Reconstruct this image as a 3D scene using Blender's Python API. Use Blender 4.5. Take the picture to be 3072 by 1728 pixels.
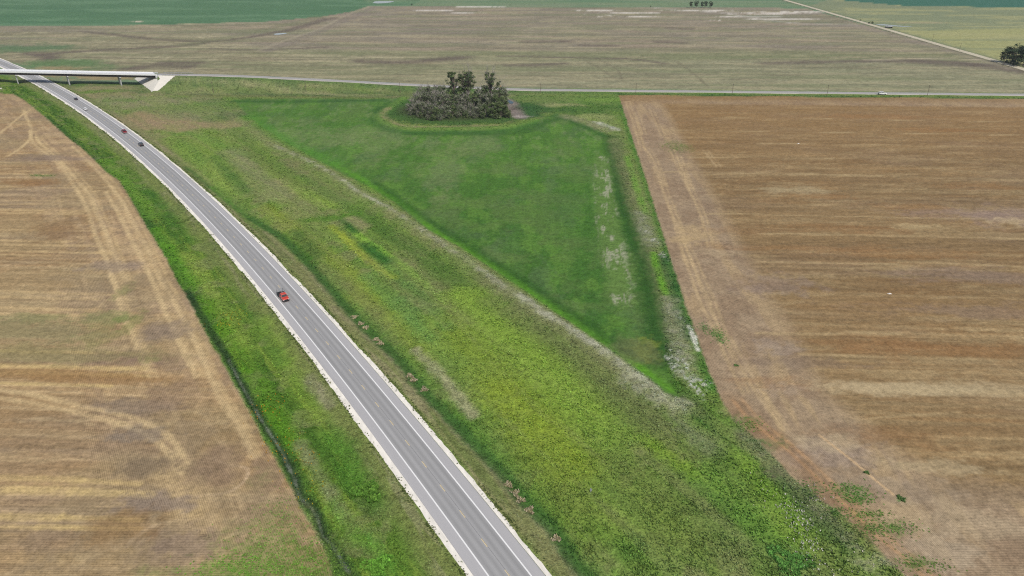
import bpy, bmesh, math, random
import numpy as np
from mathutils import Vector, Matrix

# ------------------------------------------------------------------ scene, camera, light
sc = bpy.context.scene
for o in list(bpy.data.objects):
    bpy.data.objects.remove(o, do_unlink=True)
COL = sc.collection
random.seed(4)
RNG = np.random.default_rng(11)

FPX, YH, H = 2048.0, -187.0, 110.0            # focal length (px of a 3072 px wide frame), horizon row, drone height (m)
PITCH = math.atan((864.0 - YH) / FPX)
cam_d = bpy.data.cameras.new('camera')
cam_d.sensor_width = 36.0
cam_d.lens = 36.0 * FPX / 3072.0
cam_d.clip_start = 1.0
cam_d.clip_end = 20000.0
cam = bpy.data.objects.new('camera', cam_d)
cam.location = (0, 0, H)
cam.rotation_euler = (math.pi / 2 - PITCH, 0, 0)
COL.objects.link(cam)
sc.camera = cam

SUN_TO = Vector((0.30, -0.62, 0.80)).normalized()      # towards the sun: behind the camera, a little to the right
world = bpy.data.worlds.new('World')
sc.world = world
world.use_nodes = True
wn = world.node_tree.nodes
wl = world.node_tree.links
for n in list(wn):
    wn.remove(n)
w_out = wn.new('ShaderNodeOutputWorld')
w_bg = wn.new('ShaderNodeBackground')
w_sky = wn.new('ShaderNodeTexSky')
w_sky.sky_type = 'NISHITA'
w_sky.sun_disc = False
w_sky.sun_elevation = math.asin(SUN_TO.z)
w_sky.sun_rotation = math.atan2(SUN_TO.x, SUN_TO.y)
w_sky.air_density = 1.0
w_sky.dust_density = 3.0
w_sky.ozone_density = 0.6
w_bg.inputs['Strength'].default_value = 0.10
wl.new(w_sky.outputs[0], w_bg.inputs[0])
wl.new(w_bg.outputs[0], w_out.inputs[0])

sun_d = bpy.data.lights.new('sun', 'SUN')
sun_d.energy = 2.9
sun_d.angle = math.radians(2.5)
sun_d.color = (1.0, 0.955, 0.89)
sun = bpy.data.objects.new('sun', sun_d)
sun.rotation_euler = (-SUN_TO).to_track_quat('-Z', 'Y').to_euler()
sun.location = (100, -100, 300)
COL.objects.link(sun)

sc.view_settings.view_transform = 'Standard'
sc.view_settings.look = 'None'
sc.view_settings.exposure = 0.0
sc.view_settings.gamma = 1.0
sc.view_settings.use_curve_mapping = False
sc.render.engine = 'CYCLES'
sc.cycles.max_bounces = 5
sc.cycles.volume_bounces = 0
sc.cycles.use_denoising = False
sc.cycles.filter_width = 1.15

KILL = np.array((1.15, 1.15, 1.15))           # light reaching a level white surface, so that colours can be given as seen


def S(r, g, b):
    """base colour of a level surface that looks (r,g,b) in daylight"""
    c = np.array((r, g, b), float) / 255.0
    c = np.where(c <= 0.04045, c / 12.92, ((c + 0.055) / 1.055) ** 2.4)
    return np.minimum(c / KILL, 0.85)


# ------------------------------------------------------------------ photo pixel -> ground point
CT, ST = math.cos(PITCH), math.sin(PITCH)


def G(p, z=0.0):
    p = np.atleast_2d(np.asarray(p, float))
    x = (p[:, 0] - 1536.0) / FPX
    y = (864.0 - p[:, 1]) / FPX
    dy = CT + y * ST
    dz = -ST + y * CT
    t = -(H - z) / dz
    return np.c_[x * t, dy * t]


def G1(px, py, z=0.0):
    q = G((px, py), z)[0]
    return float(q[0]), float(q[1])


# ------------------------------------------------------------------ numpy noise
def _hash(ix, iy, seed):
    h = (ix.astype(np.int64) * 374761393 + iy.astype(np.int64) * 668265263 + seed * 982451653) & 0xFFFFFFFF
    h = ((h ^ (h >> 13)) * 1274126177) & 0xFFFFFFFF
    return ((h ^ (h >> 16)) & 0xFFFF) / 65535.0


def vn(x, y, seed=0):
    ix = np.floor(x); iy = np.floor(y)
    fx = x - ix; fy = y - iy
    ix = ix.astype(np.int64); iy = iy.astype(np.int64)
    fx = fx * fx * (3 - 2 * fx); fy = fy * fy * (3 - 2 * fy)
    a = _hash(ix, iy, seed); b = _hash(ix + 1, iy, seed)
    c = _hash(ix, iy + 1, seed); d = _hash(ix + 1, iy + 1, seed)
    return (a + (b - a) * fx) * (1 - fy) + (c + (d - c) * fx) * fy


def fbm(x, y, seed=0, octv=4):
    s = np.zeros_like(x); a = 0.5; t = 0.0
    for k in range(octv):
        s += a * vn(x, y, seed + 17 * k); t += a
        x = x * 2.03 + 11.3; y = y * 2.03 + 5.7; a *= 0.55
    return s / t


def sst(e0, e1, x):
    t = np.clip((x - e0) / (e1 - e0), 0, 1)
    return t * t * (3 - 2 * t)


# ------------------------------------------------------------------ plan of the place (metres)
HC = [-6.869884669343241e-08, -0.00026369938012961414, -0.5791208374800948, 55.246952003834345]   # highway centre X(Y)
HDC = np.polyder(HC)


def hwy_t(x, y):
    """signed distance from the highway centre (right positive)"""
    yy = y.copy()
    for _ in range(6):                                # closest point on the curve
        f = np.polyval(HC, yy); d = np.polyval(HDC, yy)
        yy = yy + ((y - yy) + (x - f) * d) / (1 + d * d)
    f = np.polyval(HC, yy); d = np.polyval(HDC, yy)
    return ((x - f) - (y - yy) * d) / np.sqrt(1 + d * d), yy


def catmull(pts, step=6.0):
    pts = np.asarray(pts, float)
    P = np.vstack([2 * pts[0] - pts[1], pts, 2 * pts[-1] - pts[-2]])
    out = []
    for i in range(1, len(P) - 2):
        p0, p1, p2, p3 = P[i - 1], P[i], P[i + 1], P[i + 2]
        n = max(2, int(np.linalg.norm(p2 - p1) / step))
        for k in range(n):
            t = k / n
            out.append(0.5 * ((2 * p1) + (-p0 + p2) * t + (2 * p0 - 5 * p1 + 4 * p2 - p3) * t * t + (-p0 + 3 * p1 - 3 * p2 + p3) * t ** 3))
    out.append(pts[-1])
    return np.array(out)


COUNTY = catmull([(-1400, 706), (-700, 629.5), (-419, 598.8), (-326, 588.6), (-200, 578.4), (-9.8, 567.3), (177, 558.0), (402.4, 546.5), (900, 521.5), (2000, 466)], 8.0)
CLEN = np.r_[0, np.cumsum(np.linalg.norm(np.diff(COUNTY, axis=0), axis=1))]


def county_uv(x, y):
    """distance along (as the centreline's x) and across the county road (north positive)"""
    cy = np.interp(x, COUNTY[:, 0], COUNTY[:, 1])
    sl = np.gradient(COUNTY[:, 1], COUNTY[:, 0])
    s = np.interp(x, COUNTY[:, 0], sl)
    v = (y - cy) / np.sqrt(1 + s * s)
    return x + v * s, v                                # foot point x (north normal is (-s,1))


def county_z(u):
    up = sst(20.0, -250.0, u)                          # ramp from the ground up to the bridge on the left
    return 0.35 + 8.75 * np.clip(0.55 * up + 0.45 * np.clip((20 - u) / 270.0, 0, 1), 0, 1)


AB_R, AB_L = -297.5, -453.0                            # abutments (foot x of the road)
SKEW = -0.90                                           # lines under the bridge run along the highway


def seg_dist(x, y, pts):
    """distance to a polyline"""
    d = np.full(x.shape, 1e9)
    for (ax, ay), (bx, by) in zip(pts[:-1], pts[1:]):
        dx, dy = bx - ax, by - ay
        L = dx * dx + dy * dy + 1e-9
        t = np.clip(((x - ax) * dx + (y - ay) * dy) / L, 0, 1)
        d = np.minimum(d, (x - ax - t * dx) ** 2 + (y - ay - t * dy) ** 2)
    return np.sqrt(d)


def inside(x, y, poly):
    r = np.zeros(x.shape, bool)
    n = len(poly)
    for i in range(n):
        ax, ay = poly[i]; bx, by = poly[(i + 1) % n]
        if ay == by:
            continue
        c = ((ay > y) != (by > y)) & (x < (bx - ax) * (y - ay) / (by - ay) + ax)
        r ^= c
    return r


def sdist(x, y, poly):
    """signed distance to a polygon, inside positive (far points clamped)"""
    poly = np.asarray(poly)
    lo = poly.min(0) - 40; hi = poly.max(0) + 40
    m = (x > lo[0]) & (x < hi[0]) & (y > lo[1]) & (y < hi[1])
    out = np.full(x.shape, -40.0)
    if m.any():
        xs, ys = x[m], y[m]
        d = seg_dist(xs, ys, list(map(tuple, poly)) + [tuple(poly[0])])
        out[m] = np.where(inside(xs, ys, poly), d, -d)
    return out


# ---- parcels, traced on the photograph and laid on the level ground
LEFT_EDGE = [(0, 279), (40, 283), (71, 300), (134, 351), (174, 388), (217, 425), (240, 441), (279, 477), (314, 514), (357, 543), (385, 588), (410, 632), (441, 685), (478, 744), (503, 787), (528, 840), (545, 868), (574.5, 919), (618, 1006), (658, 1074), (702, 1158), (751.5, 1245), (772, 1285), (796.6, 1334), (840, 1402), (880, 1480), (911.5, 1542), (936, 1585.5), (961, 1629), (986, 1682), (998, 1728), (1020, 1850)]
RIGHT_EDGE = [(1856.5, 285), (1925.5, 496.8), (2046.6, 880), (2130.5, 1117.8), (2164.6, 1195), (2198.8, 1251), (2235, 1286), (2272, 1318), (2334, 1380), (2374.5, 1427), (2458, 1495), (2536, 1550), (2629, 1632), (2670, 1682), (2722, 1728), (2840, 1830)]
HAY = [(700, 299), (950, 297), (1150, 297), (1204, 296), (1190, 308), (1154, 335), (1135, 351), (1150, 368), (1185, 385), (1231, 394), (1340, 393), (1500, 389), (1547, 380), (1624, 357), (1668, 340), (1724, 360), (1779.5, 382), (1823, 404), (1842, 450), (1858, 520), (1884, 620), (1920, 700), (1956, 780), (1978, 900), (1993, 1000), (1995, 1090), (2010, 1150), (2035, 1195), (1996, 1180), (1950, 1135), (1880, 1085), (1800, 1028), (1700, 960), (1640, 915), (1560, 862), (1479, 805), (1380, 740), (1282, 690), (1192, 612), (1110, 560), (1040, 528), (949, 478), (860, 425), (780, 375), (735, 335)]
BERM = [(690, 345), (760, 392), (828, 440), (949, 497), (1029.5, 545), (1070, 576), (1129, 607), (1185, 638), (1231, 669), (1309, 722), (1418, 795), (1480, 843), (1562, 894), (1624, 938), (1702, 984), (1764, 1025), (1842, 1077), (1904, 1124), (1950, 1157), (1997, 1195), (2059, 1214)]
RING = [(1213, 293), (1154, 335), (1135, 351), (1150, 367), (1185, 382), (1231, 389), (1340, 388), (1500, 384), (1547, 376), (1600, 362)]
TRICKLE = [(509, 781), (560, 870), (600, 940), (649, 1021), (683, 1074), (712, 1130), (742, 1185), (774, 1242), (804, 1291), (824, 1319), (844, 1353), (861, 1391), (883, 1433), (899, 1489), (930, 1517), (952, 1548), (967, 1604), (998, 1635), (1020, 1672), (1045, 1713), (1080, 1780)]
RDITCH = [(560, 500), (640, 565), (750, 650), (843, 706), (921, 781), (992, 862), (1060, 940), (1122, 1005), (1191, 1065), (1247, 1141), (1303, 1199), (1371, 1270), (1411, 1313), (1509, 1411), (1577, 1501), (1655, 1573), (1717, 1666), (1790, 1760)]


def cross(a, b):
    return G(a), G(b)


wl_ = lambda pts: [tuple(q) for q in G(pts)]
P_LEFT = wl_([(-900, 279)] + LEFT_EDGE + [(-900, 1850)])
P_RIGHT = wl_(RIGHT_EDGE + [(3700, 1830), (3700, 303)])
P_HAY = wl_(HAY)
L_BERM, L_RING, L_TRICKLE, L_RDITCH = map(wl_, (BERM, RING, TRICKLE, RDITCH))
# north of the county road
P_TAN = wl_([(-900, 200), (-100, 176), (60, 190), (200, 212), (560, 224), (900, 240), (1300, 260), (1700, 265), (2300, 271), (3700, 287), (3700, 400 - 20)][:10] + [(3110, 222), (2421, 26), (2300, 23), (1500, 21), (1107, 18), (1060, 34), (967, 50), (800, 65), (400, 76), (0, 78), (-900, 80)])
P_PAST = wl_([(2430, 18), (2489, -2), (2707, 17), (3072, 23), (3700, 32), (3700, 380), (3140, 218)])
DIRT = [(2250, -30), (2355, 0), (2560, 59), (2797, 128), (2940, 169), (3072, 208), (3250, 262)]
L_DIRT = wl_(DIRT)


def height(x, y):
    z = np.zeros_like(x)
    t, _ = hwy_t(x, y)
    a = np.abs(t)
    near = (y < 900) & (y > -50)
    road = np.where(near, 1.0, 0.0)
    # highway foreslope, ditch and backslope
    prof = -0.85 * sst(7.6, 13.5, a) * (1 - sst(15.5, 23.0, a))
    z += prof * road
    # old terrace bank between the meadow and the hay field, and the bank round the grove
    m = (y < 620) & (y > 60) & (np.abs(x) < 420)
    xs, ys = x[m], y[m]
    d = seg_dist(xs, ys, L_BERM)
    zz = 0.85 * np.exp(-(d / 3.6) ** 2)
    d = seg_dist(xs, ys, L_RING)
    zz += 0.9 * np.exp(-(d / 4.5) ** 2)
    d = seg_dist(xs, ys, L_TRICKLE)
    zz -= 0.45 * np.exp(-(d / 0.7) ** 2)
    d = seg_dist(xs, ys, L_RDITCH)
    zz -= 0.35 * np.exp(-(d / 1.2) ** 2)
    zz += (fbm(xs / 18, ys / 18, 71, 3) - 0.5) * 0.7 * sst(9, 18, np.abs(t[m]))
    z[m] += zz
    # embankment of the overpass
    u, v = county_uv(x, y)
    cz = county_z(u)
    side = cz - 0.12 - np.maximum(np.abs(v) - 6.2, 0) / 2.5
    us = u + SKEW * v * -1.0
    span = np.minimum((AB_R + 1.0) - us, us - (AB_L - 1.0))       # > 0 between the abutments
    front = 7.2 - np.maximum(span, 0) / 2.0
    e = np.where(span > 0, np.minimum(side, front), side)
    z = np.where(e > 0, np.maximum(z, e), z)
    return z


# ------------------------------------------------------------------ colours of the ground
CA, SA = 1 / math.hypot(1, 0.0505), -0.0505 / math.hypot(1, 0.0505)


class Paint:
    def __init__(s, x, y):
        s.x, s.y = x, y
        s.c = np.zeros((len(x), 3))
        s.u = x * CA + y * SA                          # along the survey grid (east)
        s.v = -x * SA + y * CA
        s.rag = fbm(x / 2.2, y / 2.2, 301, 3) - 0.5    # raggedness for edges
        s.fin = fbm(x / 0.9, y / 0.9, 305, 2) - 0.5

    def mix(s, m, col):
        col = S(*col) if not isinstance(col, np.ndarray) else col
        m = np.clip(m, 0, 1)[:, None]
        s.c = s.c * (1 - m) + col * m

    def stroke(s, pts, w, col, k=1.0, soft=0.5, patch=0.0, rag=0.0, seed=1, world=False, ps=6.0, smooth=True):
        p = np.asarray(pts if world else G(pts), float)
        if smooth and len(p) > 2:
            p = catmull(p, 8.0)
        lo = p.min(0) - w * 1.5 - 2; hi = p.max(0) + w * 1.5 + 2
        i = np.nonzero((s.x > lo[0]) & (s.x < hi[0]) & (s.y > lo[1]) & (s.y < hi[1]))[0]
        if not len(i):
            return
        x, y = s.x[i], s.y[i]
        d = seg_dist(x, y, p) + s.rag[i] * rag + s.fin[i] * w * 0.25
        m = 1 - sst(w * 0.5 * (1 - soft), w * 0.5 * (1 + soft), d)
        if patch:
            n = fbm(x / ps, y / ps, 500 + seed, 4)
            m = m * (1 - patch + patch * sst(0.42, 0.6, n))
        mm = np.zeros(len(s.x)); mm[i] = m * k
        s.mix(mm, col)

    def blob(s, px, py, ru, rv, col, k=1.0, patch=0.5, seed=1, ps=None, ang=0.0, speck=0.0):
        cx, cy = G1(px, py)
        r = max(ru, rv) * 1.6
        i = np.nonzero((np.abs(s.x - cx) < r) & (np.abs(s.y - cy) < r))[0]
        if not len(i):
            return
        x, y = s.x[i] - cx, s.y[i] - cy
        ca, sa = math.cos(ang), math.sin(ang)
        du = x * CA + y * SA; dv = -x * SA + y * CA
        du, dv = du * ca + dv * sa, -du * sa + dv * ca
        ps = ps or max(min(ru, rv) * 0.5, 1.0)
        n = fbm(du / (ps * max(1, ru / rv * 0.5)) + cx, dv / ps + cy, 700 + seed, 4)
        d = np.sqrt((du / ru) ** 2 + (dv / rv) ** 2) + (n - 0.5) * 1.3 * patch * 1.4 + s.fin[i] * 0.5 * patch
        m = (1 - sst(0.35, 1.15, d)) * k
        if speck:
            m = m * (1 - speck + speck * sst(0.02, 0.16, s.fin[i] + 0.5 * s.rag[i]))
        mm = np.zeros(len(s.x)); mm[i] = m
        s.mix(mm, col)

    def poly(s, pts, col, k=1.0, soft=2.0, rag=1.0, patch=0.0, seed=1, ps=8.0, world=False):
        p = pts if world else [tuple(q) for q in G(pts)]
        d = sdist(s.x, s.y, p) + s.rag * rag
        m = sst(-soft, soft, d) * k
        if patch:
            m = m * (1 - patch + patch * sst(0.4, 0.62, fbm(s.x / ps, s.y / ps, 900 + seed, 4)))
        s.mix(m, col)


def ew(P, lu, lv, seed, octv=4):
    return fbm(P.u / lu, P.v / lv, seed, octv)


def stubble(P, m, base, dark, light, grey, red, seed, k=1.0, fs=1.0):
    """cut stubble: pale straw in swaths along the survey grid, soil showing between"""
    if not (m > 0).any():
        return
    idx = np.nonzero(m > 0)[0]
    u, v = P.u[idx], P.v[idx]
    wob = (fbm(u / 90, v / 90, seed + 9, 2) - 0.5) * 6
    c = np.repeat(S(*base)[None], len(idx), 0)

    def mx(w, col):
        nonlocal c
        w = np.clip(w, 0, 1)[:, None]
        c = c * (1 - w) + S(*col) * w
    fine = (fbm(u / (3 * fs), v / (1.0 * fs), seed + 20, 3) - 0.5) * 0.30
    mx(sst(0.44, 0.70, fbm(u / 70, (v + wob) / 13, seed + 1, 5) + fine * 0.5) * 0.60 * k, dark)
    mx(sst(0.48, 0.74, fbm(u / 50, v / 18, seed + 2, 5) + fine * 0.5) * 0.60 * k, grey)
    mx(sst(0.54, 0.76, fbm(u / 60, v / 9, seed + 3, 5) + fine * 0.5) * 0.60 * k, red)
    mx(sst(0.50, 0.72, fbm(u / 170, (v + wob * 0.3) / (1.9 * fs), seed + 4, 3) + fine) * 0.60 * k, light)
    mx(sst(0.52, 0.72, fbm(u / 260, (v + wob * 0.2) / (3.4 * fs), seed + 5, 3) + fine * 0.6) * 0.50 * k, dark)
    mx(sst(0.58, 0.74, fbm(u / 26, v / 6, seed + 6, 4) + fine) * 0.6 * k, light)
    f = (1 + 0.55 * (fbm(u / (50 * fs), v / (0.6 * fs), seed + 7, 2) - 0.5)) * (1 + 0.30 * (fbm(u / (1.6 * fs), v / (0.8 * fs), seed + 8, 3) - 0.5))
    c = c * f[:, None]
    w = m[idx][:, None]
    P.c[idx] = P.c[idx] * (1 - w) + c * w


def paint(x, y):
    P = Paint(x, y)
    t, yy = hwy_t(x, y)
    n1 = fbm(x / 30, y / 30, 1, 4); n2 = fbm(x / 9, y / 9, 2, 4); n3 = fbm(x / 3.0, y / 3.0, 3, 4); n4 = fbm(x / 1.1, y / 1.1, 4, 3)
    # along-highway stretched noise for the mown and drilled strips of the right of way
    nh = fbm(t / 3.5, yy / 40, 5, 4); nh2 = fbm(t / 1.6, yy / 16, 6, 4)
    # ---------------- distant farmland
    P.c[:] = S(122, 142, 106)
    far = sst(700, 900, y)
    P.mix(sst(0.45, 0.62, ew(P, 220, 35, 21)) * 0.7, (98, 132, 98))
    P.mix(sst(0.52, 0.7, ew(P, 300, 22, 22)) * 0.6, (140, 148, 118))
    # teal-green crop on the upper left
    P.poly([(-900, 80), (0, 78), (400, 76), (800, 65), (967, 50), (1060, 34), (1107, 18), (1090, -8), (-900, -8)], (86, 124, 88), 0.92, 6, 8)
    P.mix(sst(0.5, 0.68, ew(P, 150, 40, 23)) * (y > 880) * (x < -180) * 0.75, (106, 140, 104))
    P.mix(sst(0.56, 0.7, ew(P, 300, 15, 24)) * (y > 880) * (x < -180) * 0.6, (78, 116, 82))
    P.poly([(2489, -2), (2707, 17), (3072, 23), (3700, 32), (3700, -30), (2489, -30)], (64, 112, 92), 1, 3, 3)
    # ---------------- pale stubble north of the county road
    m_tan = sst(-3, 3, sdist(x, y, P_TAN) + P.rag * 4)
    stubble(P, m_tan, (152, 147, 116), (130, 126, 100), (178, 170, 138), (136, 138, 106), (152, 140, 116), 40, 1.0, 2.6)
    P.mix(m_tan * sst(760, 700, y) * sst(-250, 100, x) * 0.5, (134, 138, 108))
    P.mix(m_tan * sst(700, 740, y + (ew(P, 90, 12, 58) - 0.5) * 20) * sst(800, 760, y) * sst(-200, 50, x) * 0.55, (112, 122, 86))
    up = sst(760, 800, y + (ew(P, 120, 30, 50) - 0.5) * 30) * m_tan
    P.mix(up * sst(-420, -250, x + (y - 900) * 0.6) * 0.6, (146, 135, 120))
    P.mix(up * sst(0.48, 0.62, ew(P, 160, 25, 51)) * 0.55, (136, 128, 114))
    P.mix(up * sst(0.55, 0.68, ew(P, 120, 20, 52)) * 0.5, (164, 148, 126))
    P.mix(m_tan * sst(0.5, 0.62, ew(P, 200, 18, 53)) * 0.5, (128, 134, 98))
    P.mix(m_tan * sst(0.54, 0.66, ew(P, 400, 6, 54)) * 0.45, (124, 118, 96))
    P.mix(m_tan * sst(0.56, 0.66, ew(P, 500, 4.5, 55)) * 0.4, (178, 168, 134))
    # pasture right of the dirt road
    m_p = sst(-3, 3, sdist(x, y, P_PAST))
    P.mix(m_p, (136, 144, 110))
    P.poly([(2700, 92), (3072, 84), (3500, 82), (3500, 300), (3110, 212), (2790, 118)], (166, 166, 112), 0.85, 12, 16)
    P.mix(m_p * sst(0.5, 0.66, ew(P, 160, 20, 25)) * 0.6, (128, 138, 106))
    P.mix(m_p * sst(0.54, 0.66, ew(P, 140, 18, 26)) * 0.6, (172, 170, 120))
    P.blob(2760, 68, 45, 9, (176, 164, 128), 0.7, 0.6, 3)
    dk = (108, 98, 88)
    F = P.stroke
    for pts, w in ((((250, 95), (330, 103), (460, 117), (600, 124), (700, 118), (800, 103)), 7), (((120, 165), (200, 158), (300, 150), (400, 145), (560, 136), (640, 124)), 7),
                   (((640, 146), (720, 150), (850, 148), (980, 141)), 5), (((1090, 184), (1190, 186), (1290, 181), (1390, 172)), 12), (((1500, 168), (1730, 173), (1900, 178), (1990, 190)), 4),
                   (((1530, 196), (1600, 195), (1690, 190)), 6), (((820, 98), (880, 88), (975, 58), (1010, 56)), 9), (((2300, 190), (2560, 184), (2800, 184), (2960, 195)), 9),
                   (((1580, 126), (1700, 124)), 9), (((1750, 136), (1830, 137)), 9), (((1980, 126), (2040, 128)), 9), (((2010, 84), (2070, 88)), 7), (((2760, 185), (2960, 200), (3060, 214)), 14),
                   (((400, 205), (470, 196), (560, 200)), 12), (((490, 187), (600, 188)), 7), (((90, 160), (140, 168), (150, 180)), 9)):
        F(pts, w * 2.0, dk, 0.85, 0.8, 0.2, 5, seed=int(pts[0][0]), ps=14)
    # straight cross track through the far stubble
    F([(775, 152), (870, 116), (960, 86), (1040, 45), (1112, 18)], 6, (176, 166, 142), 0.55, 0.7, 0.4)
    F([(800, 153), (900, 116), (985, 84), (1060, 50), (1130, 20)], 16, (136, 126, 116), 0.5, 0.8, 0.4)
    F([(560, 135), (760, 98), (880, 70), (960, 50)], 22, (120, 126, 92), 0.5, 0.8, 0.3)
    # salt-whitened ground near the far tree line
    for a in ((1790, 31, 40, 8), (1830, 37, 42, 10), (1890, 38, 46, 9), (1850, 48, 45, 8), (1940, 51, 60, 9), (1770, 44, 25, 6), (2080, 31, 70, 7), (2160, 34, 80, 8), (2230, 41, 60, 10), (2280, 50, 60, 10), (2340, 40, 70, 12), (2400, 34, 50, 12), (1580, 26, 50, 8), (1300, 31, 40, 6), (1420, 20, 50, 5), (1390, 38, 40, 6), (2160, 62, 20, 5), (2045, 30, 40, 5), (2340, 57, 60, 8)):
        P.blob(a[0], a[1], a[2], a[3], (224, 217, 204), 0.88, 0.85, int(a[0]))
    F([(1960, 23), (2040, 30), (2150, 37), (2230, 48), (2300, 60), (2420, 72), (2560, 74)], 14, (196, 190, 178), 0.6, 0.9, 0.5)
    F([(2300, 64), (2460, 68), (2550, 73)], 10, (100, 116, 92), 0.5, 0.9, 0.3)
    P.blob(2330, 50, 70, 26, (112, 122, 98), 0.5, 0.6, 9)
    F([(2560, 74), (2700, 110), (2850, 150), (2960, 182), (3040, 205)], 20, (150, 138, 124), 0.6, 0.9, 0.5)
    F([(2600, 180), (2760, 176), (2900, 178), (2945, 180)], 6, (192, 180, 154), 0.65, 0.8, 0.4)
    F([(2272, 170), (2500, 171), (2800, 178)], 5, (186, 172, 140), 0.5, 0.8, 0.4)
    for (px, py) in ((222, 179), (412, 65)):
        P.blob(px, py, 9, 4, (206, 196, 172), 0.9, 0.5, px)
    P.blob(60, 145, 70, 40, (92, 122, 84), 0.8, 0.6, 5)
    P.blob(190, 190, 55, 30, (96, 126, 80), 0.85, 0.6, 6)
    P.blob(270, 205, 40, 20, (104, 126, 84), 0.7, 0.6, 7)
    # fine wheel marks crossing the far stubble
    for pts in (((1733, 170), (1790, 200), (1840, 230), (1870, 236)), ((1790, 174), (1850, 208), (1866, 238)), ((2027, 183), (2070, 212), (2125, 260))):
        F(pts, 2.2, (118, 112, 92), 0.55, 0.6)
    # ---------------- the land south of the county road: rough grass
    near = sst(640, 600, y + x * 0.06)
    uu, vv = county_uv(x, y)
    south = sst(9, 2, vv)
    grass = S(124, 138, 70)[None] * (0.86 + 0.3 * n3[:, None])
    P.c = P.c * (1 - south[:, None]) + grass * south[:, None]
    P.mix(south * sst(0.46, 0.62, n1) * 0.6, (108, 138, 54))
    P.mix(south * sst(0.50, 0.66, n2) * 0.6, (140, 136, 88))
    P.mix(south * sst(0.52, 0.68, fbm(x / 14, y / 14, 8, 4)) * 0.45, (104, 128, 56))
    P.mix(south * sst(0.54, 0.72, n3 + P.fin * 0.2) * 0.4, (92, 114, 46))
    # verge of the county road
    emb = south * sst(-40, -32, vv) * sst(60, -40, x) * sst(-330, -300, x)
    P.mix(emb * 0.75, (112, 120, 74))
    P.mix(emb * sst(0.46, 0.62, fbm(uu / 40, vv / 3.0, 27, 4)) * 0.8, (144, 138, 96))
    P.mix(emb * sst(0.48, 0.62, fbm(uu / 30, vv / 4.0, 28, 4)) * 0.7, (88, 108, 62))
    P.mix(south * sst(-13, -8, vv) * sst(120, -40, x) * 0.7, (84, 112, 58))
    F([(520, 262), (640, 268), (780, 272), (1000, 284), (1220, 292)], 6, (152, 146, 104), 0.7, 0.7, 0.5)
    F([(560, 285), (700, 288), (950, 292), (1200, 290)], 8, (116, 110, 72), 0.6, 0.8, 0.4)
    F([(520, 296), (700, 297), (950, 300)], 5, (62, 92, 46), 0.6, 0.8, 0.3)
    F([(1250, 268), (1500, 275), (2000, 282), (2500, 289), (3200, 297)], 7, (88, 118, 60), 0.85, 0.7, 0.3)
    F([(1860, 283), (2300, 288), (2700, 292), (3200, 298)], 3.5, (68, 98, 46), 0.85, 0.6, 0.3)
    # bare, reddish ground left of the meadow
    for a in ((300, 262, 35, 14, (156, 138, 104)), (335, 285, 45, 16, (152, 134, 100)), (435, 355, 45, 26, (166, 136, 104)), (528, 375, 50, 26, (166, 138, 106)), (480, 312, 50, 25, (148, 138, 100)), (560, 420, 35, 16, (162, 136, 104)), (420, 300, 60, 20, (146, 138, 100)), (620, 345, 40, 20, (140, 134, 96)), (240, 225, 50, 18, (158, 140, 104)), (160, 205, 35, 14, (156, 140, 104)), (330, 235, 45, 12, (160, 140, 104))):
        P.blob(a[0], a[1], a[2], a[3], a[4], 0.8, 0.75, int(a[0]))
    for a in ((370, 300, 22, 10, (112, 132, 66)), (650, 318, 40, 22, (98, 126, 58)), (690, 348, 24, 20, (92, 112, 62)), (560, 330, 40, 20, (128, 134, 82)), (520, 440, 40, 20, (124, 140, 66)), (640, 420, 40, 30, (120, 142, 60)), (100, 262, 60, 12, (132, 132, 88)), (60, 275, 40, 8, (90, 118, 58))):
        P.blob(a[0], a[1], a[2], a[3], a[4], 0.75, 0.7, int(a[0]))
    # ---------------- right of way strips along the highway
    row_r = sst(6.5, 8.5, t) * (y < 640)
    row_l = sst(6.5, 8.5, -t) * (y < 640)
    P.mix(row_r * sst(16, 12, t) * (0.55 + 0.4 * nh) * sst(560, 420, y + 0 * x), (138, 132, 86))
    P.mix(row_r * sst(15, 11, t) * sst(0.5, 0.62, nh2) * 0.75, (154, 142, 104))
    P.mix(row_r * sst(15, 10, t) * sst(0.54, 0.66, nh) * 0.6, (106, 120, 60))
    lft = sst(-2, 2, -sdist(x, y, P_LEFT)) * row_l
    P.mix(lft * sst(9, 16, -t) * 0.9, (96, 124, 44))
    P.mix(lft * sst(11, 17, -t) * sst(0.5, 0.62, nh) * 0.8, (72, 104, 36))
    P.mix(lft * sst(10, 16, -t) * sst(0.53, 0.66, nh2) * 0.55, (136, 152, 60))
    P.mix(lft * sst(10, 16, -t) * sst(0.57, 0.68, n2) * 0.6, (134, 134, 84))
    P.mix(lft * sst(15, 10, -t) * (0.5 + 0.4 * nh) * 0.9, (126, 128, 72))
    P.mix(lft * sst(15, 9, -t) * sst(0.5, 0.64, nh2) * 0.6, (148, 140, 102))
    P.mix(lft * sst(14, 9, -t) * sst(0.55, 0.66, n2) * 0.6, (98, 116, 56))
    # dark belt of tall weeds against the left field
    F(LEFT_EDGE[3:], 6, (58, 92, 34), 0.85, 0.8, 0.25, 2)
    F([(p[0] + 14, p[1] - 6) for p in LEFT_EDGE[8:19]], 5, (66, 104, 42), 0.6, 0.9, 0.5, 2, seed=3)
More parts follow.
